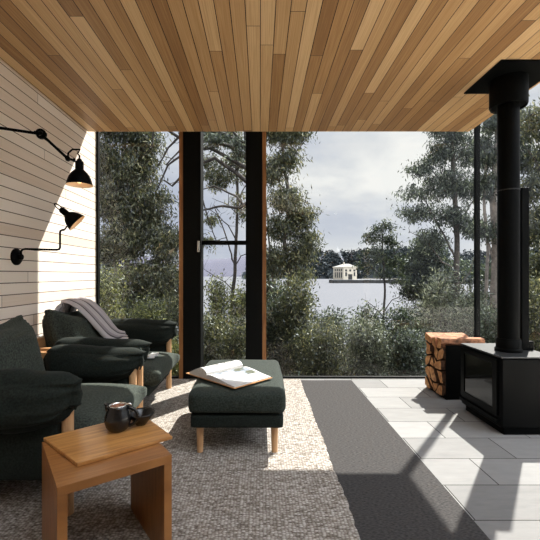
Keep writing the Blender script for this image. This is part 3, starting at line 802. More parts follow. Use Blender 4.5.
# short lamp below
lq = empty('wall_lamp', (WL, 2.84, 1.285), 'lower black wall lamp on a bent arm, shade tilted towards the window', 'lamp')
wb = Vector((WL, 2.83, 1.285))
MB().lathe([(0.001, 0.0005), (0.062, 0.0005), (0.062, 0.012), (0.052, 0.022), (0.020, 0.028), (0.020, 0.05), (0.001, 0.05)], wb, (1, 0, 0), 36).build('wall_plate', M['black'], lq, smooth='auto')
a0 = wb + Vector((0.04, 0, 0.0)); e3 = Vector((-1.555, 2.955, 1.345))
MB().tube([a0, a0 + Vector((0, 0, 0.04)), a0 + Vector((0.008, .006, 0.055)), a0 + Vector((0.025, 0.014, 0.060)), e3 + Vector((-0.02, -.01, 0)), e3 + Vector((-.004, -.002, .006)), e3 + Vector((0, 0, 0.02)), e3 + Vector((0, 0, 0.135)), e3 + Vector((0.003, 0, 0.148)), e3 + Vector((0.012, 0, 0.153)), e3 + Vector((0.035, 0, 0.158))], 0.008, 12).build('arm', M['black'], lq, smooth='auto')
ax = Vector((0.70, 0.24, -0.67)).normalized()
Yl = 2.955
tip2 = Vector(((61.5 - 260) * Yl / F, Yl, 1.15 + (275 - 209.5) * Yl / F))
shade(tip2, ax, R_, lq)
MB().tube([e3 + Vector((0.035, 0, 0.158)), tip2 + ax * 0.10 + Vector((-.03, 0, -.05)), tip2 + ax * 0.085], 0.006, 8).build('shade_bracket', M['black'], lq, smooth='auto')
up_ = ax.cross(Vector((0, 1, 0))).normalized()
lp_ = []
for i in range(25):
    t = 2 * PI * i / 24
    lp_.append(tip2 - ax * (0.028 + 0.037 * math.cos(t)) * 1.0 + up_ * 0.013 * math.sin(t))
MB().tube(lp_, 0.0042, 8).build('handle_loop', M['black'], lq, smooth=True)
MB().lathe([(0.001, -0.012), (0.012, -0.012), (0.022, -0.002), (0.024, 0.002)], tip2, ax, 20).build('shade_cap', M['black'], lq, smooth='auto')

# ================================================================== stove and flue
SX0, SX1, SY0, SY1, SZ = 1.725, 2.13, 2.715, 3.26, 0.565
stv = empty('wood_stove', (1.92, 2.985, 0), 'black steel wood burning stove with a dark glass front, on the grey tiles', 'stove')
MB().box((SX0 + 0.03, SY0 + .02, 0), (SX1, SY1 - .02, 0.05)).build('plinth', M['black'], stv)
bb = MB(); bb.box((SX0, SY0, 0.05), (SX1, SY1, SZ - 0.012)); bb.build('body', M['stove'], stv, bevel=0.012, seg=1)
MB().box((SX0 - 0.004, SY0 - 0.004, SZ - 0.012), (SX1 + .004, SY1 + .004, SZ)).build('top_plate', M['stovetop'], stv, bevel=0.003)
dr = MB()
y0, y1, z0, z1, x0, x1 = SY0 + 0.035, SY1 - 0.02, 0.13, SZ - 0.03, SX0 - 0.014, SX0 + 0.001
dr.box((x0, y0, z0), (x1, y0 + .05, z1)); dr.box((x0, y1 - .05, z0), (x1, y1, z1)); dr.box((x0, y0 + .05, z0), (x1, y1 - .05, z0 + .045)); dr.box((x0, y0 + .05, z1 - .035), (x1, y1 - .05, z1))
door = dr.build('door', M['stove'], stv, bevel=0.002)
MB().box((x0 + 0.006, y0 + .0502, z0 + .0452), (x1, y1 - .0502, z1 - .0352)).build('glass_panel', M['stove_glass'], door)['label'] = 'dark reflective stove glass'
MB().box((SX0 - 0.02, SY0 + .02, 0.085), (SX0 + .001, SY1 - .01, 0.112)).build('ash_lip', M['stove'], stv, bevel=0.003)
FX, FY = 1.915, 2.93
fl = empty('flue_pipe', (FX, FY, SZ), 'tall round black flue pipe rising from the stove to the ceiling plate', 'flue')
MB().tube([(FX, FY, SZ), (FX, FY, HEAD)], 0.0745, 40).build('pipe', M['black'], fl, smooth='auto')
MB().lathe([(0.075, 0.0), (0.093, 0.0), (0.093, 0.02), (0.084, 0.026), (0.084, 0.085), (0.080, 0.09), (0.080, 0.10), (0.075, 0.10)], (FX, FY, SZ), seg=40).build('base_collar', M['black'], fl, smooth='auto')
MB().lathe([(0.075, -0.004), (0.077, -0.004), (0.077, 0.004), (0.075, 0.004)], (FX, FY, 1.80), seg=40).build('joint_ring', M['ringm'], fl, smooth='auto')
MB().lathe([(0.075, 2.455), (0.112, 2.455), (0.124, 2.442), (0.129, 2.455), (0.129, 2.652), (0.075, 2.652)], (FX, FY, 0), seg=48).build('ceiling_collar', M['black'], fl, smooth='auto')
MB().box((1.69, 2.66, CH - 0.009), (2.17, 3.15, CH - 0.001)).build('ceiling_plate', M['black'], fl)
# slim duct beside the flue
dx, dy = 2.05, 2.97
dc = empty('air_duct', (dx, dy, SZ), 'slim black upright duct standing just right of the round flue pipe', 'duct')
MB().box((2.030, 2.945, SZ + .0005), (2.088, 3.00, 1.83)).build('duct_body', M['black'], dc, bevel=0.004)
MB().box((2.0885, 2.95, SZ + .0005), (2.126, 3.01, SZ + 0.07)).build('damper_box', M['black'], dc, bevel=0.004)
MB().tube([(FX + .08, FY + .02, 1.80), (2.032, 2.97, 1.80)], 0.005, 8).build('strap', M['chrome'], dc)

# ================================================================== log holder and logs
hx0, hx1, hy0, hy1 = 1.715, 2.10, 3.50, 3.91
lh = MB()
lh.box((hx0, hy0, 0), (hx1, hy0 + 0.012, 0.50)); lh.box((hx0, hy1 - 0.012, 0), (hx1, hy1, 0.50)); lh.box((hx0, hy0 + .012, 0), (hx1, hy1 - .012, 0.012)); lh.box((hx1 - .01, hy0 + .012, 0.012), (hx1, hy1 - .012, 0.50))
tag(lh.build('log_holder', M['stove']), 'open black steel log box standing on the tiles behind the stove', 'log holder')
def make_log(poly, xa, xb, label, k, top=False):
    """poly in (y, z) ; split firewood with rough faces and softened corners"""
    mb = MB(); r2 = random.Random(k)
    out = list(poly)
    for w_ in (0.16, 0.25):
        nxt = []
        for i in range(len(out)):
            a, b = out[i], out[(i+1) % len(out)]
            nxt.append((a[0] + (b[0] - a[0]) * w_, a[1] + (b[1] - a[1]) * w_)); nxt.append((a[0] + (b[0] - a[0]) * (1 - w_), a[1] + (b[1] - a[1]) * (1 - w_)))
        out = nxt
    n = len(out)
    cy = sum(p[0] for p in out) / n; cz = sum(p[1] for p in out) / n
    m = len(out); rings = 7; vs = []
    for q in range(rings):
        x = xa + (xb - xa) * q / (rings - 1)
        for (y, z) in out:
            s = 0.97 - (0.04 if q in (0, rings - 1) else 0)
            j = 0.0035
            vs.append((x + (r2.uniform(-.003, .003) if q in (0, rings-1) else 0), cy + (y - cy) * s + r2.uniform(-j, j) * .7, cz + (z - cz) * s + r2.uniform(-j, j) * .7))
    fs = []; 
    for q in range(rings - 1):
        for i in range(m):
            i2 = (i + 1) % m
            fs.append((q*m+i, q*m+i2, (q+1)*m+i2, (q+1)*m+i))
    mb.add(vs, fs, 1)
    mb.add([], [])
    b0 = len(mb.v)
    mb.v.append(Vector((xa - 0.002, cy, cz))); mb.v.append(Vector((xb, cy, cz)))
    for i in range(m):
        i2 = (i + 1) % m
        mb.f.append((b0, i2, i)); mb.m.append(0)
        mb.f.append((b0 + 1, (rings-1)*m + i, (rings-1)*m + i2)); mb.m.append(0)
    o = mb.build('firewood_log', [M['log'], M['log_side'] if top else M['bark_log']])
    return tag(o, label, 'log', 'firewood logs in the black log box')
# outlines (u from near side 0 to far side 1, v height)
yA, yB = hy0 + 0.014, hy1 - 0.014
us = [0, 0.33, 0.66, 1.0]
rows = [0.013, 0.12, 0.235, 0.345, 0.45, 0.56]
rl = random.Random(5)
gp = {}
for i in range(4):
    for j in range(6):
        gp[i, j] = (yA + (yB - yA) * us[i] + (rl.uniform(-.04, .04) if 0 < i < 3 else 0), rows[j] + (rl.uniform(-.042, .042) if 0 < j < 5 else (rl.uniform(-.02, .02) if j == 5 else 0)))
rowname = ['bottom', 'second', 'middle', 'fourth', 'top']; colname = ['nearest the stove', 'in the middle', 'nearest the window']
def shrink(poly, d):
    cy = sum(p[0] for p in poly) / len(poly); cz = sum(p[1] for p in poly) / len(poly)
    return [(cy + (y - cy) * (1 - d / max(.02, math.hypot(y - cy, z - cz))), cz + (z - cz) * (1 - d / max(.02, math.hypot(y - cy, z - cz)))) for y, z in poly]
k = 0
for j in range(5):
    for i in range(3):
        q = [gp[i, j], gp[i+1, j], gp[i+1, j+1], gp[i, j+1]]
        k += 1
        if (i * 2 + j) % 3 == 1:
            for h_, tri in enumerate(([q[0], q[1], q[2]], [q[0], q[2], q[3]])):
                k += 1
                make_log(shrink(tri, 0.012), hx0 + rl.uniform(-.035, -.005), hx1 - .012 - rl.uniform(0, .03), 'wedge-shaped log, %s of two, %s row of log box, %s' % (('lower', 'upper')[h_], rowname[j], colname[i]), k, j == 4)
        else:
            # rounded back on one side
            mid = ((q[2][0] + q[3][0]) / 2, (q[2][1] + q[3][1]) / 2 + .006)
            make_log(shrink([q[0], q[1], q[2], mid, q[3]], 0.011), hx0 + rl.uniform(-.035, -.005), hx1 - .012 - rl.uniform(0, .03), 'split firewood log in the %s row of the log box, %s' % (rowname[j], colname[i]), k, j == 4)

# ================================================================== outdoors
LAKE = -4.95
def ground(x, y):
    z = -0.28 - 0.165 * (y - 4.3)
    z += 0.12 * noise.noise(Vector((x * .35, y * .35, 0))) * min(1, (y - 4) / 3 if y > 4 else 0)
    if x > 6: z += 0.05 * (x - 6)
    if x < -6: z += 0.06 * (-6 - x)
    return max(z, LAKE - 1.5)
tm = MB(); gx = [(-34 + 68 * i / 68) for i in range(69)]; gy = [4.32 + (44 - 4.32) * (j / 60) ** 1.4 for j in range(61)]
gy = [-40, -12, -4, 0] + gy
vs = [(x, y, (ground(x, max(y, 4.32)) - (0.5 if y < 4.3 else 0))) for y in gy for x in gx]
nxx = len(gx)
fs = [(j*nxx+i, j*nxx+i+1, (j+1)*nxx+i+1, (j+1)*nxx+i) for j in range(len(gy)-1) for i in range(nxx-1)]
tm.add(vs, fs); struct('ground', tm, M['soil'], smooth=True)
struct('lake', MB().add([(-900, 26, LAKE), (900, 26, LAKE), (1400, 1500, LAKE), (-1400, 1500, LAKE)], [(0, 1, 2, 3)]), M['water'])

def leafobj(name, mat, parent, pos, dirs, length, width, tone, rs):
    """pos (n,3) ; dirs (n,3) long axis ; each leaf a 4-vertex rhomb bent at the middle (two triangles)"""
    n = len(pos)
    d = dirs / np.linalg.norm(dirs, axis=1, keepdims=True)
    rv = rs.normal(size=(n, 3)); s = np.cross(d, rv); s /= np.linalg.norm(s, axis=1, keepdims=True)
    nn = np.cross(d, s)
    ln = length * rs.uniform(.6, 1.25, (n, 1)); wd = width * rs.uniform(.7, 1.2, (n, 1))
    V = np.empty((n, 4, 3))
    V[:, 0] = pos; V[:, 1] = pos + d * ln * .45 + s * wd * .5 + nn * wd * .12; V[:, 2] = pos + d * ln; V[:, 3] = pos + d * ln * .45 - s * wd * .5 + nn * wd * .12
    if parent is not None: V -= np.array(root_loc(parent))[None, None, :]
    me = bpy.data.meshes.new(name)
    me.vertices.add(4 * n); me.vertices.foreach_set('co', V.reshape(-1))
    b = np.arange(n)[:, None] * 4
    idx = np.concatenate([b, b + 1, b + 2, b, b + 2, b + 3], 1).reshape(-1).astype(np.int32)
    me.loops.add(6 * n); me.loops.foreach_set('vertex_index', idx)
    me.polygons.add(2 * n); me.polygons.foreach_set('loop_start', (np.arange(2 * n) * 3).astype(np.int32))
    me.update(calc_edges=True)
    a = me.attributes.new('tone', 'FLOAT', 'FACE')
    a.data.foreach_set('value', np.repeat(np.clip(tone, 0, 1), 2).astype(np.float32))
    me.materials.append(mat)
    o = bpy.data.objects.new(name, me); COL.objects.link(o)
    if parent is not None: o.parent = parent
    return o

def wig(a, b, n, amt, r):
    """wiggly path a->b"""
    out = []
    for i in range(n + 1):
        t = i / n
        p = a.lerp(b, t)
        if 0 < i < n: p += Vector((r.uniform(-1, 1), r.uniform(-1, 1), r.uniform(-1, 1))) * amt
        out.append(p)
    return out

def tree(name, label, cat, Y, trunks, limbs, blobs, leaf='leaf_gum', bark='bark', ll=0.13, lw=0.030, dens=1.0, droop=0.8, seed=1, group=None, csize=0.20, depth=0.8):
    """trunks/limbs: (pixel polyline, r0, r1) at distance Y; blobs (px, py, rx, ry, leaves)"""
    r = random.Random(seed); rs = np.random.RandomState(seed)
    k = Y / F
    base = at(trunks[0][0][0][0], trunks[0][0][0][1], Y)
    gz = ground(base.x, Y)
    root = empty(name, (base.x, Y, gz), label, cat, group)
    wood_ = MB(); nodes = []
    for ti, (pl, r0, r1) in enumerate(trunks):
        pts = [at(p[0], p[1], Y + (p[2] if len(p) > 2 else 0)) for p in pl]
        if ti == 0 or pl[0][1] > 330:
            pts = [Vector((pts[0].x, pts[0].y, ground(pts[0].x, pts[0].y) - 0.05))] + pts
        fine = []
        for i in range(len(pts) - 1):
            fine += wig(pts[i], pts[i+1], 4, 0.012 * Y / 10, r)[:-1]
        fine.append(pts[-1])
        m = len(fine)
        rad = [r0 + (r1 - r0) * i / (m - 1) for i in range(m)]
        wood_.tube(fine, rad, 9)
        nodes += list(zip(fine, rad))
    for pl, r0, r1 in limbs:
        pts = [at(p[0], p[1], Y + (p[2] if len(p) > 2 else 0)) for p in pl]
        fine = []
        for i in range(len(pts) - 1):
            fine += wig(pts[i], pts[i+1], 3, 0.010 * Y / 10, r)[:-1]
        fine.append(pts[-1]); m = len(fine)
        rad = [r0 + (r1 - r0) * i / (m - 1) for i in range(m)]
        wood_.tube(fine, rad, 6)
        nodes += list(zip(fine, rad))
        # side twigs
        for q in range(3, m, 2):
            e = fine[q] + Vector((r.uniform(-1, 1), r.uniform(-1, 1), r.uniform(-.3, 1.2))).normalized() * r.uniform(.2, .5) * Y / 10
            wood_.tube(wig(fine[q], e, 3, .03, r), [rad[q] * .5, rad[q] * .4, rad[q] * .3, rad[q] * .2], 4, cap=False)
    P = []; T = []
    zs = [n_[0].z for n_ in nodes]
    for (bx, by, rx, ry, cnt) in blobs:
        c = at(bx, by, Y); RX, RY = rx * k, ry * k; RZ = max(RX, RY) * depth
        cnt = int(cnt * dens * 2.6)
        per = 55
        nc = max(3, cnt // per)
        # limb from the nearest wood below
        cand = [n_ for n_ in nodes if n_[0].z < c.z + 0.1] or nodes
        src = min(cand, key=lambda n_: (n_[0] - c).length)
        hub = c + Vector((0, 0, -RY * .3))
        wood_.tube(wig(src[0], hub, 4, 0.05, r), [max(.008, min(src[1] * .7, .03)) * f for f in (1, .85, .7, .6, .5)], 5, cap=False)
        hubs = [hub]
        for _ in range(nc):
            while True:
                q = Vector((r.uniform(-1, 1), r.uniform(-1, 1), r.uniform(-1, 1)))
                if 0.15 < q.length < 1: break
            q = q * (0.55 + 0.45 * q.length)
            cc = c + Vector((q.x * RX, q.y * RZ, q.z * RY))
            hs = min(hubs, key=lambda h_: (h_ - cc).length)
            wood_.tube(wig(hs, cc, 2, .03, r), [.008, .006, .003], 4, cap=False)
            if len(hubs) < 14: hubs.append(hs.lerp(cc, .6))
            sg = csize * r.uniform(.5, 1.05)
            P.append(np.array(cc)[None, :] + rs.normal(size=(per, 3)) * np.array([sg, sg, sg * .6])[None, :])
            T.append(np.clip(rs.normal(.40 + r.uniform(-.2, .22), .26, per), 0, 1))
    wood_.build('trunk', M[bark], root, smooth=True)
    P = np.concatenate(P); T = np.concatenate(T)
    gzz = np.array([ground(p[0], p[1]) for p in P]); P[:, 2] = np.maximum(P[:, 2], gzz + 0.02)
    # leaves never reach the house
    P[:, 1] = np.maximum(P[:, 1], WB + 0.30)
    D = rs.normal(size=P.shape); D[:, 2] -= droop * 1.6
    leafobj('foliage', M[leaf], root, P, D, ll * 1.02, lw * 1.12, T, rs)
    return root

def shrub(name, label, cat, Y, px, top, rx, leaves, leaf='leaf_gray', ll=0.07, lw=0.02, seed=1, stems=7, up=0.9, group=None, csize=0.10):
    """multi-stemmed bush whose crown centre is at px and whose top reaches pixel row top"""
    r = random.Random(seed); rs = np.random.RandomState(seed)
    c0 = at(px, top, Y); RX = rx * Y / F
    gz = ground(c0.x, Y); H = max(.25, c0.z - gz)
    root = empty(name, (c0.x, Y, gz), label, cat, group)
    wd = MB(); P = []; T = []; D = []
    tips = []
    for s in range(stems):
        a = 2 * PI * (s + r.random() * .6) / stems
        rad = RX * r.uniform(.15, .85)
        hgt = H * (1.0 - 0.35 * (rad / RX) ** 2) * r.uniform(.85, 1.0)
        e = Vector((c0.x + math.cos(a) * rad, Y + math.sin(a) * rad * .8, gz + hgt))
        b = Vector((c0.x + math.cos(a) * .1, Y + math.sin(a) * .1, gz - .03))
        pth = wig(b, e, 5, 0.035, r)
        wd.tube(pth, [.016, .014, .011, .009, .006, .003], 5, cap=False)
        for q in range(1, 6):
            for _ in range(3):
                t_ = pth[q] + Vector((r.uniform(-1, 1), r.uniform(-1, 1), r.uniform(-.2, .8))) * RX * .38
                t_.z = min(t_.z, gz + H)
                wd.tube([pth[q], (pth[q] + t_) / 2 + Vector((0, 0, .02)), t_], [.006, .004, .002], 4, cap=False)
                tips.append(t_)
    per = max(6, int(leaves / len(tips)))
    for t_ in tips:
        P.append(np.array(t_)[None, :] + rs.normal(size=(per, 3)) * csize)
        T.append(np.clip(rs.normal(.42 + r.uniform(-.2, .22), .26, per), 0, 1))
    P = np.concatenate(P); T = np.concatenate(T)
    gzz = np.array([ground(p[0], p[1]) for p in P]); P[:, 2] = np.maximum(P[:, 2], gzz + 0.01)
    P[:, 1] = np.maximum(P[:, 1], WB + 0.2)
    D = rs.normal(size=P.shape); D[:, 2] += up
    wd.build('stems', M['bark'], root, smooth=True)
    leafobj('foliage', M[leaf], root, P, D, ll, lw, T, rs)
    return root

# --- trees ---------------------------------------------------------------
tree('gum_tree', 'big dense gum tree filling the left window behind the wall lamps', 'tree', 9.5,
     [([(124, 340), (121, 300), (116, 260), (112, 215), (122, 160), (128, 120)], 0.10, 0.04), ([(140, 350), (133, 300), (128, 262), (140, 220), (150, 180)], 0.07, 0.03)],
     [([(112, 230), (104, 200), (100, 170)], .03, .01), ([(128, 262), (150, 240), (168, 225)], .03, .01)],
     [(120, 125, 26, 18, 1500), (142, 140, 17, 20, 1300), (108, 160, 20, 22, 1300), (135, 170, 24, 22, 1900), (115, 200, 22, 22, 1600), (148, 205, 22, 22, 1900), (132, 235, 26, 20, 1900), (165, 240, 14, 24, 1300), (108, 250, 14, 20, 900), (150, 275, 26, 22, 1900), (125, 290, 24, 20, 1500), (172, 285, 10, 24, 800)],
     'leaf_gum', 'bark_pale', 0.12, 0.030, 1.0, 0.9, 21, csize=.19)
tree('bare_tree', 'tree with long bare dark boughs sweeping left across the upper middle window', 'tree', 8.0,
     [([(254, 345), (253, 300), (255, 240), (252, 190), (248, 150), (244, 110)], 0.11, 0.06)],
     [([(252, 200), (240, 208), (222, 206), (204, 210), (186, 205)], .036, .012), ([(251, 185), (235, 172), (215, 158), (195, 165), (172, 186), (164, 180)], .050, .016),
      ([(250, 170), (232, 160), (210, 148), (190, 150), (168, 165), (157, 190)], .048, .014), ([(249, 160), (230, 146), (205, 140), (182, 148), (166, 165)], .042, .012),
      ([(247, 150), (225, 134), (200, 128), (180, 136), (168, 148), (158, 166)], .042, .014), ([(180, 138), (165, 128), (153, 132), (152, 148)], .035, .012), ([(246, 145), (230, 128), (205, 112), (185, 100)], .03, .01),
      ([(253, 215), (236, 196), (214, 186), (200, 190)], .028, .01), ([(200, 190), (207, 215), (216, 240)], .02, .01)],
     [(215, 140, 16, 8, 300), (238, 152, 8, 16, 260)], 'leaf_gray', 'bark_dark', 0.10, 0.022, 1, .6, 22, csize=.13)
tree('gum_sapling', 'slender gum tree with a thin straight trunk behind the middle window', 'tree', 10.5,
     [([(231, 345), (232, 300), (235, 270), (236, 240), (238, 205), (237, 165), (234, 120)], 0.062, 0.030), ([(235, 268), (230, 250), (222, 225), (214, 205)], .026, .012)],
     [([(233, 290), (225, 282), (214, 276), (203, 268)], .020, .008), ([(235, 266), (241, 256), (250, 252)], .02, .01), ([(236, 240), (228, 225), (215, 213), (206, 208)], .02, .008), ([(238, 200), (246, 185), (250, 165)], .02, .008), ([(238, 215), (228, 205), (212, 198)], .012, .006)],
     [(218, 178, 14, 16, 520), (236, 165, 12, 18, 420), (228, 135, 14, 12, 380), (208, 165, 8, 12, 240), (240, 205, 8, 14, 240), (208, 240, 8, 6, 120), (215, 218, 12, 6, 140), (212, 132, 14, 8, 240)],
     'leaf_gum', 'bark_dark', 0.12, 0.026, 1.0, .9, 23, csize=.15)
tree('gum_tree', 'tall leaning gum tree just right of the black window posts', 'tree', 10.0,
     [([(280, 350), (284, 310), (290, 280), (284, 240), (290, 200), (284, 165), (280, 115)], 0.085, 0.035), ([(290, 282), (303, 255), (308, 232)], .035, .012), ([(272, 345), (274, 300), (270, 250), (266, 200)], .04, .02)],
     [([(284, 170), (296, 152), (306, 140)], .02, .008), ([(288, 205), (300, 200), (310, 204)], .02, .008), ([(275, 300), (268, 280), (262, 262)], .02, .01)],
     [(272, 130, 14, 14, 700), (292, 132, 12, 14, 600), (286, 160, 14, 12, 620), (272, 172, 12, 14, 520), (300, 128, 8, 10, 200), (285, 200, 16, 12, 900), (303, 216, 12, 12, 650), (282, 226, 16, 14, 900), (306, 240, 10, 12, 560), (292, 255, 18, 14, 900), (272, 262, 12, 18, 560), (300, 275, 12, 10, 360)],
     'leaf_gum', 'bark', 0.12, 0.028, 1.05, .9, 24, csize=.17)
tree('gum_sapling', 'small slim tree standing alone against the lake and pier', 'tree', 14.0,
     [([(383, 350), (383, 320), (385, 290), (383, 255), (382, 228)], 0.060, 0.022)],
     [([(383, 316), (372, 305), (363, 299)], .02, .008), ([(384, 312), (392, 300), (400, 296)], .02, .01), ([(384, 280), (373, 268), (364, 262)], .02, .008), ([(383, 265), (392, 255), (398, 250)], .02, .008)],
     [(381, 227, 9, 6, 200), (371, 238, 11, 5, 200), (390, 240, 9, 6, 220), (376, 254, 14, 6, 260), (393, 260, 12, 7, 260), (366, 264, 7, 4, 70), (384, 272, 12, 4, 130), (397, 278, 8, 5, 90)],
     'leaf_dark', 'bark_dark', 0.14, 0.034, 1.0, .7, 25, csize=.17)
tree('gum_tree', 'tall grey gum tree in front of the sky, left of the corner post', 'tree', 12.0,
     [([(457, 350), (456, 300), (457, 250), (455, 200), (452, 150), (454, 100)], 0.10, 0.06), ([(457, 262), (444, 235), (430, 210), (420, 190)], .035, .012)],
     [([(455, 200), (440, 180), (428, 165), (414, 170)], .03, .008), ([(456, 230), (470, 205), (482, 190)], .03, .01), ([(453, 165), (466, 145), (476, 128)], .03, .01), ([(457, 270), (442, 262), (426, 240), (410, 232)], .022, .008), ([(456, 290), (470, 272), (474, 258)], .02, .008), ([(453, 150), (440, 138), (432, 130)], .02, .008)],
     [(452, 130, 20, 14, 900), (470, 150, 14, 18, 800), (440, 152, 14, 12, 620), (424, 168, 14, 10, 420), (452, 178, 16, 14, 700), (434, 190, 16, 12, 620), (412, 192, 10, 8, 200), (408, 214, 9, 8, 180), (424, 212, 12, 8, 330), (470, 190, 12, 14, 560), (448, 215, 16, 12, 600), (470, 225, 12, 14, 500), (430, 238, 12, 10, 380)],
     'leaf_gray', 'bark', 0.13, 0.030, 1.0, .9, 26, csize=.18)
tree('dark_tree', 'dense dark green tree below the tall grey gum, at the end of the pier', 'tree', 15.0,
     [([(425, 345), (427, 300), (428, 260)], .08, .04)], [([(427, 290), (415, 270), (408, 262)], .03, .01)],
     [(428, 248, 14, 14, 1500), (412, 266, 12, 12, 1300), (438, 270, 16, 14, 1600), (420, 290, 18, 14, 2000), (440, 298, 18, 14, 1700), (425, 318, 22, 12, 1800)],
     'leaf_dark', 'bark_dark', 0.13, 0.038, 1.0, .3, 27, csize=.22)
tree('gum_tree', 'thick pale trunked gum tree between the corner post and the flue', 'tree', 9.5,
     [([(495, 350), (494, 300), (496, 250), (493, 200), (497, 150), (500, 90)], 0.10, 0.07), ([(486, 350), (485, 300), (488, 250), (484, 200), (486, 150)], .05, .03)],
     [([(494, 262), (486, 235), (478, 222)], .03, .01), ([(495, 210), (510, 190), (524, 175)], .035, .01)],
     [(488, 150, 10, 16, 600), (512, 140, 14, 18, 700), (486, 185, 10, 14, 480), (512, 112, 12, 12, 400), (484, 230, 10, 12, 320), (526, 160, 12, 16, 560), (490, 120, 12, 12, 400)],
     'leaf_gray', 'bark_pale', 0.12, 0.028, 1.0, .9, 28, csize=.16)
tree('gum_tree', 'leafy gum tree seen right of the flue through the side glass', 'tree', 8.5,
     [([(545, 350), (543, 300), (548, 230), (545, 160), (550, 110)], 0.10, 0.05)],
     [([(544, 250), (532, 230), (524, 215)], .03, .01), ([(546, 180), (535, 160), (528, 150)], .03, .01)],
     [(538, 130, 14, 12, 520), (530, 112, 10, 8, 180), (548, 160, 16, 16, 700), (534, 185, 12, 14, 620), (545, 215, 16, 16, 800), (530, 235, 12, 14, 560), (540, 265, 14, 14, 700), (535, 300, 14, 16, 700), (548, 330, 14, 16, 500)],
     'leaf_gum', 'bark', 0.11, 0.028, 1.0, .9, 29, csize=.16)
# darker trees further down the slope
bgt = [('wattle_tree', 'dark bushy tree low behind the big gum in the left window', 17, 125, [(105, 280, 20, 24, 900), (135, 290, 24, 20, 900), (165, 280, 20, 26, 900), (150, 315, 30, 16, 800), (110, 320, 24, 16, 700), (165, 310, 20, 16, 700)], 'leaf_dark'),
       ('wattle_tree', 'dark thicket tree down the slope behind the corner post', 19, 470, [(450, 270, 22, 14, 700), (480, 275, 22, 16, 900), (460, 300, 26, 16, 900), (495, 300, 24, 18, 900), (445, 320, 24, 14, 700), (478, 322, 26, 14, 800)], 'leaf_dark'),
       ('wattle_tree', 'dark thicket tree down the slope at the far right edge of the view', 16, 530, [(515, 265, 22, 16, 800), (542, 285, 24, 18, 900), (520, 300, 24, 18, 900), (515, 325, 24, 14, 700), (550, 320, 22, 16, 700)], 'leaf_dark'),
       ('wattle_tree', 'dark tree half hidden behind the black window posts', 18, 262, [(262, 285, 16, 16, 700), (278, 300, 18, 16, 800), (296, 305, 14, 12, 600), (250, 305, 14, 14, 500), (270, 322, 24, 14, 800)], 'leaf_dark')]
for i, (nm, lb, Y, px, bl, lf) in enumerate(bgt):
    tree(nm, lb, 'tree', Y, [([(px, 345), (px + 2, 310), (px - 1, 280)], .09, .04)], [], bl, lf, 'bark_dark', 0.16, 0.05, 1.0, .3, 40 + i, csize=.28)

# --- shrubs ---------------------------------------------------------------
sh = [
 ('bottlebrush_shrub', 'yellow-green shrub at the left end of the left window beside the wall', 6.6, 106, 262, 17, 2600, 'leaf_yel', .06, .024),
 ('leafy_shrub', 'pale yellow-green shrub just above the far armchair arm', 6.2, 143, 305, 22, 2200, 'leaf_yel', .06, .022),
 ('leafy_shrub', 'dark shrub at the right of the left window behind the armchair', 7.5, 170, 300, 14, 1700, 'leaf_gum', .07, .022),
 ('leafy_shrub', 'low bright shrub outside the foot of the left window', 5.3, 172, 348, 14, 1500, 'leaf_yel', .05, .018),
 ('leafy_shrub', 'bright green pointed shrub in front of the lake in the middle window', 8.6, 217, 278, 12, 2000, 'leaf_yel', .07, .03),
 ('leafy_shrub', 'green shrub beside the slender trunk in the middle window', 8.0, 240, 292, 11, 1500, 'leaf_yel', .07, .026),
 ('leafy_shrub', 'low dark shrub at the bottom left of the middle window', 6.2, 212, 318, 16, 2200, 'leaf_gum', .06, .02),
 ('leafy_shrub', 'low silvery shrub at the bottom right of the middle window', 5.8, 236, 325, 14, 2000, 'leaf_gum', .055, .018),
 ('leafy_shrub', 'tall dark green shrub against the orange window edge', 7.2, 278, 288, 17, 2800, 'leaf_dark', .085, .026),
 ('leafy_shrub', 'upright green shrub with long leaves left of the lake view', 6.8, 296, 286, 15, 2800, 'leaf_gum', .085, .024),
 ('leafy_shrub', 'loose shrub with upright leafy tips below the lake', 8.2, 330, 311, 17, 1700, 'leaf_gray', .09, .028),
 ('leafy_shrub', 'low brown-green shrub in front of the leafy tips, close to the glass', 6.0, 322, 330, 24, 3400, 'leaf_gum', .06, .018),
 ('round_shrub', 'rounded silver-grey shrub outside the middle of the wide window', 6.0, 366, 328, 24, 3800, 'leaf_silver', .06, .017),
 ('leafy_shrub', 'dark arching shrub behind the rounded silver-grey shrub', 8.6, 368, 311, 18, 2000, 'leaf_dark', .09, .028),
 ('leafy_shrub', 'dark shrub right of the rounded silver-grey shrub', 7.0, 402, 312, 18, 2600, 'leaf_dark', .07, .022),
 ('leafy_shrub', 'grey-green shrub just left of the log box', 5.7, 408, 335, 18, 2800, 'leaf_gray', .055, .018),
 ('tea_tree', 'fine silvery-leaved tall shrub behind the log box', 7.2, 444, 275, 20, 2000, 'leaf_silver', .085, .022),
 ('tea_tree', 'fine silvery-leaved shrub behind the corner post', 6.4, 470, 298, 18, 1800, 'leaf_silver', .08, .02),
 ('leafy_shrub', 'grey shrub between the corner post and the flue', 5.8, 492, 310, 14, 2200, 'leaf_gray', .055, .016),
 ('leafy_shrub', 'green shrub right of the flue outside the side glass', 5.2, 536, 285, 18, 2600, 'leaf_gum', .055, .018),
]
for i, (nm, lb, Y, px, top, rx, n, lf, ll_, lw_) in enumerate(sh):
    shrub(nm, lb, 'shrub', Y, px, top, rx, n * 2.6, lf, ll_, lw_, 100 + i, stems=9)

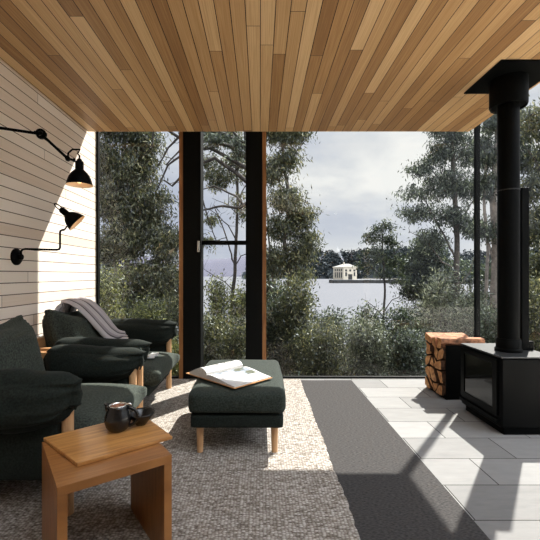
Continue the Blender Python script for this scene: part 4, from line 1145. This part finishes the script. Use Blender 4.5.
# low scrub, grass tufts and litter on the slope: uncountable
rs = np.random.RandomState(3)
n = 90000
Yv = 4.5 + 17 * rs.uniform(0, 1, n) ** 1.7
Xv = rs.uniform(-1.0, 1.0, n) * (Yv * .80) + .0
Zv = np.array([ground(x, y) for x, y in zip(Xv, Yv)])
hh = np.clip(rs.gamma(1.6, .07, n), 0, .5) * np.clip((Yv - 4.2) / 2.5, .2, 1)
D = rs.normal(size=(n, 3)); D[:, 2] += 1.2
u_ = leafobj('ground_scrub', M['litter'], None, np.stack([Xv, Yv, Zv + hh * .8], 1), D, .09, .022, np.clip(rs.normal(.45, .25, n), 0, 1), rs)
tag(u_, 'low tangled grass and leaf litter covering the slope outside the windows', 'undergrowth', kind='stuff')

# --- fallen timber seat seen through the wide window ------------------------
# --- hills and far shore ------------------------------------------------------
def ridge(name, mat, Y, zs, depth, x0, x1, seed, base=LAKE - 1):
    mb = MB(); nX, nY = 160, 8; vs = []
    for j in range(nY + 1):
        t = j / nY
        for i in range(nX + 1):
            x = x0 + (x1 - x0) * i / nX
            h_ = zs(x) * math.sin(PI / 2 * t) + noise.noise(Vector((x * .01 + seed, t * 2, 0))) * zs(x) * .06
            vs.append((x, Y + depth * t, base + max(0, h_) * (1 if j else 0)))
    m1 = nX + 1
    mb.add(vs, [(j*m1+i, j*m1+i+1, (j+1)*m1+i+1, (j+1)*m1+i) for j in range(nY) for i in range(nX)])
    return struct(name, mb, mat, smooth=True)
def zr(x):   # right-hand shore hill; tree tops stand on this
    px = 260 + x * F / 620
    return 14 + 24 * max(0, min(1, (px - 262) / 60)) + 4 * math.sin(px * .05)
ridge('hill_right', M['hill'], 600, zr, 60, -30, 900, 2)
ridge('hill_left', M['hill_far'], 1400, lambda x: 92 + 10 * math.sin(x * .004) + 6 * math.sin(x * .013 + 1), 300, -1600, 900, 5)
# forest on the right-hand hill
rs = np.random.RandomState(9)
PP = []; TT = []
for i in range(950):
    t = rs.uniform(0, 1) ** .8
    x = rs.uniform(-20, 560); y = 596 + 62 * t
    tb_ = 6 + zr(x) * math.sin(PI / 2 * max(0, (y - 600) / 60)) if y > 600 else 6
    z0 = LAKE + (zr(x) * math.sin(PI / 2 * max(0, min(1, (y - 600) / 60))))
    hgt = rs.uniform(9, 17); wr = rs.uniform(3, 5.5)
    m_n = 46
    q = rs.normal(size=(m_n, 3)); q /= np.linalg.norm(q, axis=1, keepdims=True); q *= rs.uniform(.4, 1, (m_n, 1))
    PP.append(np.array([x, y, z0 + hgt * .55])[None, :] + q * np.array([wr, wr, hgt * .5])[None, :])
    TT.append(np.clip(rs.normal(.3 + .35 * rs.uniform(), .2, m_n), 0, 1))
PP = np.concatenate(PP); TT = np.concatenate(TT)
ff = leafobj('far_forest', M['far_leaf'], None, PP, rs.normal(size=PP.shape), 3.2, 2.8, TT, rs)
tag(ff, 'dark forest, haze-blue in colour, covering the hill across the lake', 'forest', kind='stuff')
rs = np.random.RandomState(19)
n = 9000
xx = rs.uniform(-1300, 600, n); hgt = 62 + 10 * np.sin(xx * .004) + 6 * np.sin(xx * .013 + 1)

# --- pump house and pier -------------------------------------------------------
DB = 290.0; kb = DB / F
pz = EYE + (275 - 279.6) * kb
bcx = (346 - 260) * kb
pier = empty('pier', (bcx, DB, LAKE), 'long dark pier running right from the cream building across the lake', 'pier')
pr = MB(); pr.box((bcx - 10.5, DB - 7, LAKE + 0.1), (bcx + 11, DB + 14, pz - 0.35)); pr.build('caisson', M['pier'], pier)
MB().box((bcx - 10.8, DB - 7.3, pz - 0.35), (bcx + 11.3, DB + 14.3, pz)).build('deck', M['pier_deck'], pier)
xw = bcx + 11.3
wk = MB(); wk.prism([(xw, DB - 4), (xw + 75, DB - 40), (xw + 75, DB - 35), (xw, DB + 1.5)], pz - .35, pz - .02); wk.build('walkway', M['pier_deck'], pier)
lo = MB(); lo.prism([(xw, DB - 3.6), (xw + 75, DB - 39.6), (xw + 75, DB - 35.4), (xw, DB + 1.1)], LAKE - .3, pz - .36)
lo.build('walkway_beam', M['pier'], pier)
for i in range(13):
    t = i / 12
    x, y = xw + 1 + 73 * t, DB - 3.6 - 35.4 * t
    MB().tube([(x, y + .5, LAKE - .5), (x, y + .5, pz - 1.4)], 0.45, 8).build('pile', M['pier'], pier)
for yoff in (-3.9,):
    rb = MB()
    for i in range(26):
        t = i / 25
        x, y = xw + 75 * t, DB + yoff - 36 * t + .1
        rb.tube([(x, y, pz - .02), (x, y, pz + 1.1)], 0.07, 5)
    rb.tube([(xw, DB + yoff + .1, pz + 1.1), (xw + 75, DB + yoff - 35.9, pz + 1.1)], 0.09, 5)
    rb.tube([(xw, DB + yoff + .1, pz + .6), (xw + 75, DB + yoff - 35.9, pz + .6)], 0.06, 5)
    rb.build('railing', M['stone'], pier)
MB().box((bcx - 12.3, DB - 6, LAKE), (bcx - 11.6, DB - 5.2, pz + .2)).build('mooring_post', M['pier'], pier)
# building, turned so that its left flank shows
th_ = math.radians(14)
ph = empty('lake_house', (bcx, DB + 2, pz), 'cream two-storey building with a low hipped roof at the end of the pier', 'building')
cth, sth = math.cos(th_), math.sin(th_)
def rot2(x, y): return (bcx + x * cth + y * sth, DB + 2 - x * sth * -1 * -1 + y * cth)
def R3(x, y, z): return Vector((bcx + cth * x - sth * -y * 1.0, DB + 2 + (-sth) * x * 1.0 + cth * y, pz + z))
def bbox(mb, a, b):
    x0, y0, z0 = a; x1, y1, z1 = b
    vs = [R3(*p) for p in ((x0,y0,z0),(x1,y0,z0),(x1,y1,z0),(x0,y1,z0),(x0,y0,z1),(x1,y0,z1),(x1,y1,z1),(x0,y1,z1))]
    mb.add(vs, [(0,3,2,1),(4,5,6,7),(0,1,5,4),(1,2,6,5),(2,3,7,6),(3,0,4,7)])
    return mb
HW, HD, HH = 6.3, 13.0, 9.2
# the flank that shows is the left one: rotate the other way
th_ = math.radians(25); cth, sth = math.cos(th_), math.sin(th_)
def R3(x, y, z): return Vector((bcx + 0.5 + cth * x - sth * y, DB + 6 + sth * x + cth * y, pz + z))
th_ = math.radians(-20)
bbox(MB(), (-HW, -HD/2, 0), (HW, HD/2, HH)).build('walls', M['stone'], ph)
bbox(MB(), (-HW-.5, -HD/2-.5, HH), (HW+.5, HD/2+.5, HH+.5)).build('cornice', M['stone'], ph)
rfm = MB(); rfm.add([R3(-HW-.5, -HD/2-.5, HH+.5), R3(HW+.5, -HD/2-.5, HH+.5), R3(HW+.5, HD/2+.5, HH+.5), R3(-HW-.5, HD/2+.5, HH+.5), R3(0, -HD/2+1.5, HH+2.9), R3(0, HD/2-4, HH+2.9)],
    [(0, 1, 4), (1, 2, 5, 4), (2, 3, 5), (3, 0, 4, 5), (0, 3, 2, 1)])
rfm.build('roof', M['pale_roof'], ph)
for x in (-3.9, 0.0, 3.9):
    bbox(MB(), (x - .9, -HD/2 - .08, HH - 3.0), (x + .9, -HD/2 + .05, HH - 1.5)).build('window', M['dark_open'], ph)
bbox(MB(), (-4.6, -HD/2 - .08, 2.6), (-3.1, -HD/2 + .05, 5.6)).build('window', M['dark_open'], ph)
bbox(MB(), (3.3, -HD/2 - .08, 2.6), (4.8, -HD/2 + .05, 5.6)).build('window', M['dark_open'], ph)
bbox(MB(), (-1.9, -HD/2 - .08, 0.05), (1.9, -HD/2 + .05, 4.0)).build('doorway', M['dark_open'], ph)
bbox(MB(), (-2.4, -HD/2 - .5, 4.2), (2.4, -HD/2 + .05, 4.8)).build('door_hood', M['stone'], ph)
for y in (-4, -1.4, 1.2, 3.8):
    bbox(MB(), (-HW - .08, y - .7, 1.4), (-HW + .05, y + .7, 5.6)).build('window', M['dark_open'], ph)
    bbox(MB(), (-HW - .08, y - .7, 6.5), (-HW + .05, y + .7, 8.2)).build('window', M['dark_open'], ph)
bbox(MB(), (-1.0, 0, HH + 2.0), (-0.2, .8, HH + 4.3)).build('chimney', M['stone'], ph)

# small white channel marker on the lake
mk = MB(); mz = at(313, 283, 230)
mk.tube([(mz.x, 230, LAKE), (mz.x, 230, LAKE + 2.6)], .3, 8)
tag(mk.build('channel_marker', M['stone']), 'small pale marker post standing in the lake left of the pier', 'marker')
# thin wisp of chimney smoke
sm = bpy.data.materials.new('blue_grey_smoke'); sm.use_nodes = True; nt = sm.node_tree; nt.nodes.clear()
o_ = N(nt, 'ShaderNodeOutputMaterial'); vs_ = N(nt, 'ShaderNodeVolumeScatter'); vs_.inputs['Color'].default_value = (.75, .82, 1, 1); vs_.inputs['Density'].default_value = 0.22
nt.links.new(vs_.outputs[0], o_.inputs['Volume'])
c0 = R3(-.6, .4, HH + 4.6)
MBs = MB().tube([c0, c0 + Vector((-1.2, 0, 2.4)), c0 + Vector((-3.0, 0, 5.2)), c0 + Vector((-4.6, 0, 9.0)), c0 + Vector((-5.4, 0, 12.0))], [.35, .8, 1.1, 1.2, .3], 12)
tag(MBs.build('smoke', sm, smooth=True), 'thin bluish wisp of smoke rising from the roof of the lake building', 'smoke')
# a small pale oval on the left pane
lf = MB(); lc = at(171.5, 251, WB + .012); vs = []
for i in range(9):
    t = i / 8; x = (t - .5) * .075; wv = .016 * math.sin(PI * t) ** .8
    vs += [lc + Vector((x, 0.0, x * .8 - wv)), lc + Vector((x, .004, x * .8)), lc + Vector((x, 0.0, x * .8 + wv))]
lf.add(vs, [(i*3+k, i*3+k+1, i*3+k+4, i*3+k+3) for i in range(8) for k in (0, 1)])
tag(lf.build('leaf', M['stone'], smooth=True), 'single small pale oval shape on the outside of the left window', 'leaf')
# repeats share a group
for o in bpy.data.objects:
    c = o.get('category')
    if c and 'group' not in o:
        g = {'armchair': 'green armchairs along the timber wall', 'lamp': 'black lamps on the timber wall', 'tree': 'trees on the slope outside', 'shrub': 'shrubs outside the windows'}.get(c)
        if g: o['group'] = g
